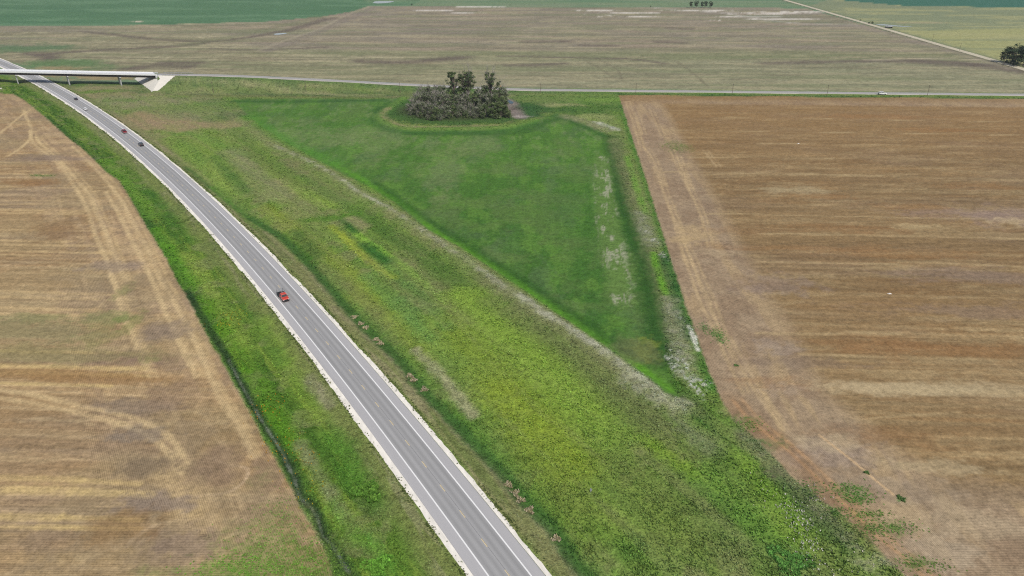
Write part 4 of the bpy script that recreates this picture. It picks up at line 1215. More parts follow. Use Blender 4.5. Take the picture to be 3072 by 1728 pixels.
def sample_ground(n, ymin, ymax, power=2.0):
    """random ground points, thinning out with distance"""
    q = RNG.random(n)
    a, b = ymin ** (1 - power + 1), ymax ** (1 - power + 1)
    if abs(power - 2) < 1e-6:
        yv = ymin * (ymax / ymin) ** q
    else:
        yv = (a + (b - a) * q) ** (1 / (2 - power))
    zz = yv * CT + H * ST
    xv = (RNG.random(n) * 2 - 1) * 0.80 * zz
    return xv, yv


xv, yv = sample_ground(330000, 84, 600)
tv, _ = hwy_t(xv, yv)
u_, v_ = county_uv(xv, yv)
ok = (sdist(xv, yv, P_LEFT) < 0.2) & (sdist(xv, yv, P_RIGHT) < 0.2) & (sdist(xv, yv, P_HAY) < -0.3) & (np.abs(tv) > 7.7) & (v_ < -7) & (xv > -640)
u0_ = u_ - SKEW * v_
ok &= ~((v_ > -29) & (u0_ > AB_R - 15.5) & (u0_ < AB_R + 19.5 - 1.15 * np.maximum(-v_ - 4, 0)) & (xv < -250)) & ~((v_ > -29) & (u0_ < AB_L + 15.5))
xv, yv, tv = xv[ok], yv[ok], tv[ok]
den = fbm(xv / 5, yv / 5, 800, 3) * 0.7 + fbm(xv / 1.6, yv / 1.6, 801, 2) * 0.5
mown = sst(17, 11, np.abs(tv))
ok = RNG.random(len(xv)) < np.clip(0.15 + 1.6 * (den - 0.42), 0.08, 1) * (1 - 0.55 * mown)
xv, yv, tv, mown, den = xv[ok], yv[ok], tv[ok], mown[ok], den[ok]
print('tufts', len(xv))
col_, _r = paint(xv, yv)
lum = col_.mean(1)
grn = np.clip((col_[:, 1] - col_[:, 0]) / (lum + 1e-3), -0.2, 0.6)
dist = np.hypot(xv, yv)
rnd = RNG.random(len(xv))
size = (0.30 + 0.35 * rnd ** 2) * (dist / 130) ** 0.55
hgt = (0.14 + 0.5 * np.clip(grn, 0, 0.5) + 0.16 * RNG.random(len(xv))) * (1 - 0.5 * mown) * (0.7 + 0.6 * den)
tint = 1.20 + 0.5 * (RNG.random(len(xv)) - 0.45)
bare = grn < 0.02
hgt = np.where(bare, hgt * 0.5, hgt); size = np.where(bare, size * 0.7, size)
cc_ = col_ * tint[:, None] * np.array((0.93, 1.0, 1.12))
dkm = RNG.random(len(xv)) < 0.10
cc_[dkm] = cc_[dkm] * 0.62
tufts('meadow_weeds', xv, yv, size, hgt, cc_, 5)

# weeds rooted along the gravel shoulders
n = 5200
yy_ = 80 * (620 / 80) ** RNG.random(n)
sg = np.where(RNG.random(n) < 0.5, -1, 1)
tt_ = sg * (7.45 + np.abs(RNG.normal(0, 0.42, n)) * np.where(RNG.random(n) < 0.72, 1, -1.4))
cl = fbm(yy_ / 6, sg * 3.0, 820, 3)
keep = (RNG.random(n) < sst(0.35, 0.6, cl) + 0.12) & (np.abs(tt_) > 6.25)
yy_, tt_ = yy_[keep], tt_[keep]
q = hwy_point(yy_, tt_)
cg = S(84, 100, 54)[None] * (0.6 + 0.7 * RNG.random(len(q)))[:, None]
tufts('shoulder_weeds', q[:, 0], q[:, 1], (0.22 + 0.28 * RNG.random(len(q))) * (np.hypot(q[:, 0], q[:, 1]) / 130) ** 0.4, 0.14 + 0.22 * RNG.random(len(q)), cg, 6, base_z=np.zeros(len(q)) + 0.01)

# volunteer weeds in the stubble
xs_, ys_, cs_ = [], [], []
for (px, py, ru, rv, n_, c_) in ((720, 1690, 7, 3, 260, (92, 132, 50)), (790, 1650, 8, 8, 200, (104, 132, 62)), (840, 1600, 6, 10, 170, (106, 132, 64)), (880, 1690, 8, 6, 260, (96, 128, 54)), (800, 1715, 14, 3, 300, (96, 134, 52)), (940, 1690, 8, 8, 380, (92, 122, 50)), (820, 1540, 5, 6, 90, (106, 128, 66)), (2155, 1006, 2.4, 5, 230, (78, 118, 56)), (2545, 1470, 4.5, 2.4, 200, (84, 120, 54)), (2570, 1495, 4, 2, 160, (84, 120, 54)), (2607, 1542, 4, 1.5, 120, (92, 122, 56)), (2670, 1582, 6, 2, 220, (92, 124, 58)), (2510, 1540, 3, 2, 120, (82, 112, 54)), (2430, 1470, 3, 3, 130, (88, 112, 58)), (2600, 1600, 5, 3, 190, (92, 110, 58)), (2760, 1695, 6, 2, 160, (92, 118, 56)), (124, 526, 6, 1.5, 90, (92, 124, 62)), (2032, 440, 8, 12, 260, (102, 124, 58)), (2112, 985, 2, 4, 90, (92, 118, 68)), (2240, 1275, 4, 3, 160, (92, 120, 56))):
    cx, cy = G1(px, py)
    xs_.append(cx + RNG.normal(0, ru * 0.55, n_)); ys_.append(cy + RNG.normal(0, rv * 0.55, n_))
    cs_.append(S(*c_)[None] * (1.0 + 0.7 * RNG.random(n_))[:, None])
xs_, ys_, cs_ = np.concatenate(xs_), np.concatenate(ys_), np.concatenate(cs_)
tufts('field_weeds', xs_, ys_, 0.2 + 0.3 * RNG.random(len(xs_)), 0.08 + 0.16 * RNG.random(len(xs_)), cs_, 6)

# white and orange wildflowers
xs_, ys_, cs_ = [], [], []
for (px, py, ru, rv, n_, c_) in ((2385, 1545, 3.0, 4.0, 120, (226, 224, 214)), (2415, 1610, 2.5, 3.0, 46, (232, 230, 222)), (2425, 1655, 3, 3, 30, (232, 230, 222)), (2450, 1710, 7, 3, 24, (226, 226, 210)), (2340, 1500, 5, 6, 20, (222, 222, 200)), (2440, 1490, 3, 5, 26, (212, 206, 194)), (2580, 1690, 6, 4, 12, (226, 222, 204)), (800, 1230, 4, 6, 46, (206, 150, 44)), (850, 1320, 4, 6, 40, (206, 160, 44)), (900, 1380, 4, 6, 30, (200, 160, 50)), (690, 960, 4, 7, 60, (190, 170, 44)), (930, 1480, 3, 5, 30, (190, 176, 50))):
    cx, cy = G1(px, py)
    xs_.append(cx + RNG.normal(0, ru * 0.6, n_)); ys_.append(cy + RNG.normal(0, rv * 0.6, n_))
    cs_.append(S(*c_)[None] * (0.8 + 0.3 * RNG.random(n_))[:, None])
xs_, ys_, cs_ = np.concatenate(xs_), np.concatenate(ys_), np.concatenate(cs_)
tufts('wildflowers', xs_, ys_, 0.16 + 0.2 * RNG.random(len(xs_)), 0.35 + 0.2 * RNG.random(len(xs_)), cs_, 6)

# ------------------------------------------------------------------ trees
M_LEAF = attr_mat('leaves', 0.85, 0.10, 0.8, 0.15)
M_BARK = simple_mat('bark', S(120, 112, 104), 0.95, 0, 0.2, 1.5, 0.1)
M_PALEB = simple_mat('pale_bark', S(150, 145, 138), 0.95, 0, 0.15, 1.5, 0.1)


def tree_meshes(seed, hgt, wid, leafcol, n_clump=34, n_leaf=70, leaf=0.42, low=0.15, shape='round', twig=0.0, bark=M_BARK, spread=0.16):
    """trunk with limbs reaching every leaf clump; crown of many small leaf faces"""
    R = np.random.default_rng(seed)
    trunk = MB()
    th = hgt * 0.62
    lean = R.normal(0, 0.05, 2) * hgt
    stem = [(lean[0] * t * t, lean[1] * t * t, th * t) for t in (0, 0.25, 0.5, 0.75, 1.0)]
    r0 = 0.028 * hgt
    trunk.tube(stem, [r0 * 1.25, r0, r0 * 0.8, r0 * 0.6, r0 * 0.35], 6)
    V, C, cent = [], [], []
    for k in range(n_clump):
        q = R.random() ** 0.8
        zf = low + (1 - low) * q
        if shape == 'tall':
            rad = wid * 0.5 * (0.55 + 0.6 * math.sin(math.pi * min(1, (zf - low) / (1.0001 - low)) ** 0.8)) * (0.75 + 0.3 * R.random())
        elif shape == 'vase':
            rad = wid * 0.5 * (0.35 + 0.75 * zf) * math.sqrt(max(0.05, 1 - max(0, (zf - 0.72) / 0.3) ** 2))
        else:
            rad = wid * 0.5 * math.sqrt(max(0.06, 1 - ((zf - 0.48) / 0.58) ** 2))
        a = R.random() * 2 * math.pi
        rr = rad * math.sqrt(R.random()) * 0.95
        c = np.array([math.cos(a) * rr + lean[0] * zf, math.sin(a) * rr + lean[1] * zf, zf * hgt * 0.96])
        cent.append(c)
        sz = hgt * spread * (0.55 + 0.7 * R.random()) * (0.8 if shape == 'tall' else 1.0)
        n = int(n_leaf * (0.6 + 0.8 * R.random()))
        d = R.normal(0, 1, (n, 3)); d /= np.linalg.norm(d, axis=1)[:, None] + 1e-6
        rr_ = R.random(n) ** 0.45
        p = c + d * rr_[:, None] * np.array([sz, sz, sz * 0.7])
        p[:, 2] = np.maximum(p[:, 2], 0.25)
        nrm = d + R.normal(0, 0.6, (n, 3)) + np.array([0, 0, 0.35]); nrm /= np.linalg.norm(nrm, axis=1)[:, None]
        e1 = np.cross(nrm, R.normal(0, 1, (n, 3))); e1 /= np.linalg.norm(e1, axis=1)[:, None] + 1e-6
        e2 = np.cross(nrm, e1)
        s = leaf * (0.6 + 0.8 * R.random(n))[:, None]
        quad = np.stack([p - e1 * s * 0.5, p + e2 * s * 0.32, p + e1 * s * 0.5, p - e2 * s * 0.32], 1)
        V.append(quad)
        bc = np.array(leafcol[R.integers(len(leafcol))])
        kk = (0.66 + 0.62 * R.random()) * (0.85 + 0.3 * R.random(n))
        C.append(np.repeat((bc[None] * kk[:, None])[:, None], 4, 1))
        # limb from the stem to the clump
        zb = min(th * 0.95, max(hgt * 0.08, c[2] * (0.35 + 0.25 * R.random())))
        t = zb / th
        b0 = np.array([lean[0] * t * t, lean[1] * t * t, zb])
        m = b0 * 0.45 + c * 0.55 + np.array([0, 0, 0.04 * hgt]) + R.normal(0, 0.02 * hgt, 3)
        rb = r0 * 0.42
        trunk.tube([b0, m, c], [rb, rb * 0.6, rb * 0.2], 4, cap=False)
    V = np.concatenate(V).reshape(-1, 3); C = np.concatenate(C).reshape(-1, 3)
    me_c = np_mesh('crown', V, np.arange(len(V)).reshape(-1, 4), M_LEAF, albedo=np.clip(C, 0.01, 0.6)).data
    ob = bpy.data.objects[-1]
    tw = None
    if twig:
        t = MB()
        for k in range(int(twig)):
            c = cent[R.integers(len(cent))]
            d = (c - np.array([0, 0, hgt * 0.25])); d /= np.linalg.norm(d) + 1e-6
            d = d + R.normal(0, 0.35, 3); d[2] = abs(d[2]) * 0.8 + 0.2; d /= np.linalg.norm(d)
            L = hgt * (0.12 + 0.16 * R.random())
            a0 = c + d * hgt * 0.04
            e = a0 + d * L + R.normal(0, 0.03 * hgt, 3)
            t.tube([a0, (a0 + e) / 2 + R.normal(0, 0.015 * hgt, 3), e], [0.10, 0.07, 0.03], 3, cap=False)
            for _ in range(2):
                s0 = a0 + (e - a0) * (0.4 + 0.4 * R.random()); e2_ = s0 + (d + R.normal(0, 0.5, 3)) * L * 0.5
                t.tube([s0, e2_], [0.06, 0.025], 3, cap=False)
        o = t.build('bare_twigs', M_PALEB); tw = o.data; bpy.data.objects.remove(o)
    o = trunk.build('trunk', bark); me_t = o.data; bpy.data.objects.remove(o)
    for o in [o for o in bpy.data.objects if o.data is me_c]:
        bpy.data.objects.remove(o)
    return me_t, me_c, tw, bark


def place_tree(name, meshes, px, py, scale, rz, label, group=None, cat='tree', xy=None):
    x, y = xy or G1(px, py)
    z = float(height(np.array([x]), np.array([y]))[0]) - 0.05
    r = empty(name, (x, y, z), rz, label, cat, group, (scale[0], scale[0], scale[1]) if hasattr(scale, '__len__') else (scale,) * 3)
    for nm, me in zip(('trunk', 'crown', 'bare_twigs'), meshes[:3]):
        if me is None:
            continue
        o = bpy.data.objects.new(nm, me); o.parent = r; link(o)
        if nm == 'bare_twigs':
            o['kind'] = 'stuff'
    return r


GREY = [S(108, 120, 90), S(120, 128, 102), S(94, 106, 76), S(138, 140, 122)]
OLIV = [S(92, 110, 70), S(112, 124, 84), S(78, 96, 58)]
DARK = [S(60, 78, 52), S(72, 90, 60), S(52, 68, 46)]
V_ROUND = [tree_meshes(100 + k, 10.0, 10.0, GREY, 40, 80, 0.5, 0.06, 'round', 34, (M_BARK, M_PALEB)[k % 2]) for k in range(4)]
V_OLIVE = [tree_meshes(200 + k, 10.0, 9.0, OLIV, 38, 80, 0.5, 0.08, 'round', 0, (M_PALEB, M_BARK)[k % 2]) for k in range(3)]
V_DEAD = [tree_meshes(300 + k, 10.0, 10.0, GREY, 30, 46, 0.42, 0.10, 'round', 90, M_PALEB) for k in range(2)]
V_TALL = [tree_meshes(400 + k, 21.0, (11.5, 14.0, 14.5)[k], DARK[1:2] + OLIV, 60, 80, 0.6, (0.22, 0.40, 0.25)[k], ('tall', 'vase', 'tall')[k], (10, 30, 70)[k], M_BARK, 0.085) for k in range(3)]
V_FAR = [tree_meshes(500 + k, 11.0, 10.0, DARK, 26, 60, 0.7, 0.30, 'vase', 0, M_BARK, 0.14) for k in range(3)]

GG = 'trees crowded in the grove'
L_G = 'grey-green round tree with bare pale twigs in the crowded grove'
L_O = 'olive-green round tree without bare twigs in the crowded grove'
L_D = 'mostly leafless grey-twigged tree in the crowded grove'
front = [(1240, 336, .8, 'd'), (1256, 345, .85, 'r'), (1268, 350, .95, 'r'), (1290, 354, .9, 'r'), (1312, 358, .8, 'o'), (1334, 354, .85, 'r'), (1358, 350, .8, 'o'), (1384, 349, .75, 'r'), (1412, 349, .8, 'd'), (1436, 350, .85, 'r'), (1458, 351, .9, 'o'), (1478, 352, 1.0, 'o'), (1502, 353, 1.05, 'o'), (1518, 350, .8, 'o')]
midr = [(1248, 322, .9, 'd'), (1266, 330, 1.1, 'r'), (1284, 326, 1.2, 'r'), (1306, 330, 1.2, 'd'), (1328, 327, 1.15, 'r'), (1350, 325, 1.0, 'o'), (1374, 328, .95, 'r'), (1398, 326, 1.05, 'd'), (1420, 328, 1.1, 'o'), (1444, 326, 1.2, 'r'), (1468, 330, 1.2, 'r'), (1490, 332, 1.15, 'o'), (1512, 330, .95, 'o')]
back = [(1262, 306, 1.05, 'd'), (1286, 305, 1.15, 'r'), (1308, 302, 1.05, 'd'), (1334, 304, 1.15, 'r'), (1390, 303, .9, 'o'), (1432, 303, 1.0, 'o'), (1458, 304, 1.15, 'o'), (1498, 308, 1.2, 'r')]
cnt = dict(r=0, o=0, d=0)
skirt = [(1232, 346, .38, 'r'), (1262, 355, .42, 'o'), (1282, 360, .35, 'r'), (1300, 362, .5, 'o'), (1322, 361, .4, 'r'), (1348, 356, .42, 'o'), (1372, 354, .36, 'r'), (1398, 354, .4, 'o'), (1424, 355, .38, 'r'), (1448, 356, .45, 'o'), (1490, 357, .4, 'o'), (1526, 354, .45, 'o'), (1226, 332, .45, 'd')]
for lst in (front, midr, back, skirt):
    for px, py, sc_, k in lst:
        vs = dict(r=V_ROUND, o=V_OLIVE, d=V_DEAD)[k]
        place_tree('grove_tree', vs[cnt[k] % len(vs)], px, py, (sc_ * (1 + 0.1 * random.uniform(-1, 1)), sc_), random.uniform(0, 6.28), dict(r=L_G, o=L_O, d=L_D)[k] if lst is not skirt else 'low sapling at the grassy foot of the crowded grove', GG)
        cnt[k] += 1
place_tree('tall_tree', V_TALL[0], 1363, 304, (1.0, 1.07), 0.4, 'tall slender dark-leaved tree rising above the grove, leafy almost to its base', None)
place_tree('tall_tree', V_TALL[1], 1404, 304, (1.12, 1.06), 1.9, 'tall vase-shaped tree rising above the grove between the slender one and the twiggy one')
place_tree('tall_tree', V_TALL[2], 1474, 305, (1.1, 1.02), 3.3, 'tall tree with pale dead twigs in its crown rising above the grove by the pond')
for k, (px, w, h_) in enumerate(((2072, .78, .95), (2088, .9, 1.12), (2106, .8, .92), (2117, .8, 1.0), (2132, .85, 1.0))):
    place_tree('field_tree', V_FAR[k % 3], px, 23.5, (w, h_), k * 1.3, 'dark tree in the short line of five on the far field edge', 'five trees on the far field edge')
V_BIG = [tree_meshes(520 + k, 11.0, 11.0, DARK, 46, 80, 0.6, 0.02, 'round', 0, M_BARK, 0.16) for k in range(3)]
place_tree('roadside_tree', V_BIG[0], 3034, 189, (2.0, 1.4), 0.5, 'large dark bushy tree beside the dirt road, its branches nearly down to the ground', 'large dark trees beside the dirt road')
place_tree('roadside_tree', V_BIG[1], 3070, 199, (2.0, 1.5), 2.2, 'large dark bushy tree beside the dirt road, its branches nearly down to the ground', 'large dark trees beside the dirt road')
place_tree('roadside_tree', V_BIG[2], 3066, 178, (1.9, 1.4), 4.2, 'large dark bushy tree beside the dirt road, its branches nearly down to the ground', 'large dark trees beside the dirt road')
V_BUSH = [tree_meshes(600 + k, 2.6, 3.4, DARK, 14, 40, 0.4, 0.08, 'round', 0, M_BARK, 0.2) for k in range(2)]
for px, py, s_, lb in ((2607, 71, 1.1, 'low dark bush at the head of the ditch beside the dirt road'), (2617, 71.5, 1.25, 'low dark bush at the head of the ditch beside the dirt road'), (2581, 62, .7, 'tiny dark bush standing alone on the far verge of the dirt road'), (1236, 16.5, 1.2, 'small grey bush on the far field boundary beyond the pond'), (1952, 21, .9, 'tiny dark bush on the field boundary near the line of five trees')):
    place_tree('bush', V_BUSH[int(px) % 2], px, py, s_, px, lb, 'bushes by the ditch' if 2600 < px < 2620 else None, 'bush')


# ------------------------------------------------------------------ clumps that stand out
def clump(name, px, py, rad, hgt, cols, label, cat, group=None, n=60):
    x, y = G1(px, py)
    z = float(height(np.array([x]), np.array([y]))[0])
    ra = rad * np.sqrt(RNG.random(n)); th_ = RNG.random(n) * 6.2832
    ra = ra * (0.7 + 0.3 * np.sin(th_ * 3 + px))
    xs = ra * np.cos(th_); ys_ = ra * np.sin(th_)
    cs = np.array([S(*cols[i % len(cols)]) for i in range(n)]) * (0.75 + 0.5 * RNG.random(n))[:, None]
    o = tufts(name, xs, ys_, np.full(n, rad * 0.16 + 0.22), hgt * (0.6 + 0.5 * RNG.random(n)), cs, 7, base_z=np.zeros(n))
    del o['kind']
    o.location = (x, y, z)
    return tag(o, label, cat, group)


for px, py in ((1062, 943), (1082, 962), (1098, 975), (1128, 1010), (1140, 1022), (1228, 1120), (1240, 1132), (1272, 1160), (1524, 1445), (1545, 1468), (1560, 1490), (1588, 1522), (1668, 1605)):
    clump('dry_grass_clump', px, py, 1.35, 0.7, ((196, 184, 160), (184, 172, 144), (168, 164, 120)), 'pinkish tan clump of dry grass along the green ditch right of the highway', 'dry grass', 'dry grass clumps in the ditch', 70)
for px, py, r in ((2208, 1097, .8), (2600, 1419, .7), (2698, 1492, .8), (2708, 1500, .8)):
    clump('weed_clump', px, py, r, 0.4, ((104, 138, 78), (120, 152, 88)), 'single dark green weed clump on the bare right-hand stubble field', 'weed', 'lone weeds on the right field', 40)
clump('weed_thicket', 1104, 1466, 4.2, 0.55, ((82, 122, 46), (92, 134, 52), (104, 144, 58)), 'dark green thicket of tall weeds on the grass between left field and highway', 'weeds', None, 320)
clump('weed_thicket', 2370, 1690, 5.0, 0.55, ((92, 142, 66), (104, 156, 74), (88, 132, 62)), 'bluish green thicket of broad weeds in the meadow near the bare turning track', 'weeds', None, 230)
clump('weed_thicket', 1130, 1700, 3.6, 0.5, ((112, 164, 62), (100, 150, 56)), 'bright green thicket of weeds beside the highway shoulder gravel', 'weeds', None, 260)

# ------------------------------------------------------------------ utility poles
M_POLE = simple_mat('weathered_wood', S(112, 100, 88), 0.9, 0, 0.15, 2.0, 0.1)
M_INS = simple_mat('insulator', (0.30, 0.28, 0.26), 0.4)


def pole_proto(h):
    p = MB().tube([(0, 0, -0.3), (0, 0, h * 0.5), (0, 0, h)], [0.17, 0.14, 0.11], 7)
    a = MB().box((0, 0, h - 0.5), (0.12, 2.4, 0.13))
    ins = [MB().tube([(0, yv_, h - zz), (0, yv_, h - zz + 0.24)], [0.06, 0.04], 5) for yv_, zz in ((-1.05, 0.43), (1.05, 0.43), (0.0, 0.0))]
    out = []
    for nm, mb, mt in [('post', p, M_POLE), ('crossarm', a, M_POLE)] + [('insulator', q_, M_INS) for q_ in ins]:
        o = mb.build(nm, mt); out.append((nm, o.data)); bpy.data.objects.remove(o)
    return out


PP = pole_proto(8.6)


def place_pole(px, py, rz, label, group, s=1.0):
    x, y = G1(px, py)
    z = float(height(np.array([x]), np.array([y]))[0])
    r = empty('utility_pole', (x, y, z), rz, label, 'utility pole', group, (s, s, s))
    for nm, me in PP:
        o = bpy.data.objects.new(nm, me); o.parent = r; link(o)


for px, py in ((641, 279.5), (919, 278), (1201, 279), (1621.7, 280), (1906.8, 282), (2195.7, 285), (2480, 288.5), (2781, 289)):
    place_pole(px, py, -0.05, 'thin wooden utility pole in the row along the near side of the county road', 'poles along the county road')
for px, py in ((2535, 58), (2797, 122), (2878, 152), (3008, 199)):
    place_pole(px, py, 1.52, 'thin wooden utility pole in the row along the pale dirt road', 'poles along the dirt road', 0.9)

# ------------------------------------------------------------------ small things
M_ROCK = simple_mat('white_rock', S(236, 230, 222), 0.9, 0, 0.05, 2.0)


def rock(px, py, r, label):
    R = np.random.default_rng(int(px))
    bm = bmesh.new(); bmesh.ops.create_icosphere(bm, subdivisions=2, radius=1.0)
    for v in bm.verts:
        v.co *= 0.75 + 0.5 * R.random()
        v.co = Vector((v.co.x * r, v.co.y * r * 0.6, max(v.co.z, -0.3) * r * 0.38))
    me = bpy.data.meshes.new('white_rock'); bm.to_mesh(me); bm.free(); me.materials.append(M_ROCK)
    o = bpy.data.objects.new('white_rock', me); x, y = G1(px, py); o.location = (x, y, r * 0.08); link(o)
    tag(o, label, 'rock')


rock(2669, 882, 0.75, 'white rock lying alone in the middle of the brown right-hand field')
rock(2395, 431, 0.7, 'small white rock on the far part of the right-hand field near the county road')
M_ORANGE = simple_mat('orange_plastic', (0.62, 0.20, 0.05), 0.5)
x, y = G1(1501, 261)
mk = empty('marker_drum', (x, y, 0.0), 0, 'orange marker drum on the far verge of the county road behind the grove', 'traffic drum')
MB().tube([(0, 0, 0.08), (0, 0, 0.45), (0, 0, 0.47), (0, 0, 0.85), (0, 0, 0.87), (0, 0, 1.05)], [0.34, 0.31, 0.28, 0.27, 0.24, 0.22], 10).build('drum', M_ORANGE, mk)
MB().tube([(0, 0, 0.0), (0, 0, 0.09)], [0.45, 0.42], 10).build('rubber_base', simple_mat('black_rubber', (0.03, 0.03, 0.03), 0.9), mk)
M_GREYW = simple_mat('weathered_grey', S(168, 170, 172), 0.7)
x, y = G1(1771, 1478)
st = empty('marker_post', (x, y, float(height(np.array([x]), np.array([y]))[0])), 0.6, 'short grey post with a leaning plate alone in the yellow-green meadow', 'post')
MB().box((0, 0, 0.45), (0.10, 0.10, 1.1)).build('post', M_GREYW, st)
MB().box((0.12, 0, 0.75), (0.05, 0.55, 0.5), ry=0.35).build('plate', M_GREYW, st)
# low shed by the ditch
x, y = G1(2666, 84)
shed = empty('low_shed', (x, y, 0.0), -0.22, 'low open shed with a white sheet roof beside the dirt road and the ditch', 'shed')
MB().box((0, 0, 2.15), (9.0, 4.2, 0.12), ry=0.03).build('roof', simple_mat('white_sheet', S(232, 230, 232), 0.5, 0, 0.03, 1.0), shed)
MB().box((0, 1.7, 1.0), (8.6, 0.12, 2.0)).build('back_wall', M_GREYW, shed)
MB().box((4.2, 0, 1.0), (0.12, 3.2, 1.9)).build('side_wall', simple_mat('dark_boards', (0.06, 0.055, 0.05), 0.9), shed)
for px_ in (-4.1, -1.4, 1.4):
    MB().box((px_, -1.7, 1.0), (0.14, 0.14, 2.0)).build('post', M_POLE, shed)

# ------------------------------------------------------------------ vehicles
M_TYRE = simple_mat('tyre', (0.02, 0.02, 0.02), 0.9)
M_RIM = simple_mat('rim', (0.45, 0.45, 0.46), 0.35, 0.8)
M_GLASS = simple_mat('car_glass', (0.02, 0.025, 0.03), 0.08, 0, 0.0, 1.0, 0.6)
M_BLACK = simple_mat('black_trim', (0.018, 0.018, 0.02), 0.6)
M_LAMP = simple_mat('headlamp', (0.75, 0.76, 0.78), 0.15)
M_TAIL = simple_mat('tail_lamp', (0.30, 0.01, 0.012), 0.2)
M_CHROME = simple_mat('bright_trim', (0.6, 0.6, 0.62), 0.25, 0.9)


def paintm(name, c):
    return simple_mat(name, c, 0.35, 0.0, 0.02, 1.0, 0.5, 0.6)


def ring(x, w, z0, z1, r=0.12, tuck=0.06):
    """rounded cross-section of a body at station x"""
    return [(x, -w + tuck, z0), (x, w - tuck, z0), (x, w, z0 + r), (x, w, z1 - r), (x, w - r, z1), (x, -w + r, z1), (x, -w, z1 - r), (x, -w, z0 + r)]


def vehicle(name, kind, pos, rz, mat, label, scale=1.1):
    """x is forward. kinds: sedan, suv, pickup, flatbed"""
    root = empty(name, pos, rz, label, {'sedan': 'car', 'suv': 'car', 'pickup': 'pickup truck', 'flatbed': 'truck'}[kind], None, (scale,) * 3)
    P_ = dict(sedan=dict(L=4.7, W=0.90, st=[(-2.35, .74, .42, .88), (-2.25, .86, .30, 1.00), (-1.5, .90, .24, 1.03), (0.8, .90, .24, 0.98), (1.6, .88, .24, 0.90), (2.2, .80, .28, 0.78), (2.35, .66, .40, 0.66)], cab=(-1.75, -0.95, 0.45, 1.15, 1.00, 1.44), wb=1.38, wr=0.33),
              suv=dict(L=5.0, W=0.97, st=[(-2.50, .86, .50, 1.02), (-2.42, .94, .38, 1.14), (-1.5, .97, .32, 1.15), (0.7, .97, .32, 1.13), (1.7, .95, .32, 1.08), (2.35, .88, .36, 0.98), (2.50, .74, .50, 0.84)], cab=(-2.44, -2.10, 0.35, 1.10, 1.13, 1.80), wb=1.5, wr=0.39),
              pickup=dict(L=5.6, W=0.98, st=[(-0.75, .98, .42, 1.12), (0.7, .98, .42, 1.12), (1.9, .97, .42, 1.10), (2.65, .92, .44, 1.04), (2.80, .80, .55, 0.90)], cab=(-0.80, -0.62, 0.85, 1.40, 1.11, 1.84), wb=1.80, wr=0.40),
              flatbed=dict(L=5.9, W=1.0, st=[(-0.35, 1.0, .46, 1.20), (1.0, 1.0, .46, 1.22), (2.2, .99, .46, 1.20), (2.85, .95, .50, 1.12), (2.98, .86, .60, 0.98)], cab=(-0.42, -0.22, 1.05, 1.62, 1.21, 1.98), wb=1.90, wr=0.43))[kind]
    body = MB().loft([ring(*s) for s in P_['st']]).build('body', mat, root, smooth=False)
    xr, xr2, xf2, xf, zb, zt = P_['cab']
    W = P_['W']; wb_, wt = W - 0.05, W - 0.20
    cab = MB().loft([[(xr, -wb_, zb - 0.03), (xr, wb_, zb - 0.03), (xf, wb_, zb - 0.03), (xf, -wb_, zb - 0.03)], [(xr2 - 0.03, -wt - 0.02, zt - 0.08), (xr2 - 0.03, wt + 0.02, zt - 0.08), (xf2 + 0.03, wt + 0.02, zt - 0.08), (xf2 + 0.03, -wt - 0.02, zt - 0.08)], [(xr2 + 0.06, -wt + 0.08, zt), (xr2 + 0.06, wt - 0.08, zt), (xf2 - 0.06, wt - 0.08, zt), (xf2 - 0.06, -wt + 0.08, zt)]]).build('cabin', mat, root)

    def lerp(a, b, t):
        return a + (b - a) * t
    za, zc_ = zb + 0.04, zt - 0.13
    tA, tC = (za - zb + 0.03) / (zt - 0.08 - zb + 0.03), (zc_ - zb + 0.03) / (zt - 0.08 - zb + 0.03)

    def xf_(t):
        return lerp(xf, xf2 + 0.03, t) + 0.015

    def xr_(t):
        return lerp(xr, xr2 - 0.03, t) - 0.015

    def w_(t):
        return lerp(wb_, wt + 0.02, t) + 0.012
    i = 0.09
    MB().quad((xf_(tA), -w_(tA) + i, za), (xf_(tA), w_(tA) - i, za), (xf_(tC), w_(tC) - i, zc_), (xf_(tC), -w_(tC) + i, zc_)).build('windscreen', M_GLASS, root)
    if not (kind == 'suv' and 'hatch' in label):
        MB().quad((xr_(tA), -w_(tA) + i, za), (xr_(tA), w_(tA) - i, za), (xr_(tC), w_(tC) - i, zc_), (xr_(tC), -w_(tC) + i, zc_)).build('rear_window', M_GLASS, root)
    nwin = 1 if kind == 'flatbed' else 2 if kind != 'suv' else 3
    for s in (-1, 1):
        for k in range(nwin):
            a0, a1 = (k + 0.06) / nwin, (k + 0.94) / nwin
            def sx(a, t):
                return lerp(xr_(t) + 0.12, xf_(t) - 0.12, a)
            MB().quad((sx(a0, tA), s * w_(tA), za), (sx(a1, tA), s * w_(tA), za), (sx(a1, tC), s * w_(tC), zc_), (sx(a0, tC), s * w_(tC), zc_)).build('side_window', M_GLASS, root)
        MB().box((xf - 0.25, s * (W + 0.12), zb + 0.08), (0.14, 0.24, 0.18)).build('mirror', M_BLACK if kind in ('flatbed', 'pickup') else mat, root)
        xl = P_['st'][-1][0]; wl2 = P_['st'][-1][1]; zl = P_['st'][-1][3]
        MB().box((xl - 0.02, s * (wl2 - 0.10), zl - 0.10), (0.14, 0.30, 0.16)).build('headlight', M_LAMP, root)
    x0 = P_['st'][0][0]; xl = P_['st'][-1][0]
    MB().box((xl + 0.05, 0, P_['st'][-1][2] + 0.02), (0.22, 2 * P_['st'][-2][1] - 0.06, 0.22 if kind != 'flatbed' else 0.34)).build('front_bumper', M_BLACK if kind != 'pickup' else M_CHROME, root)
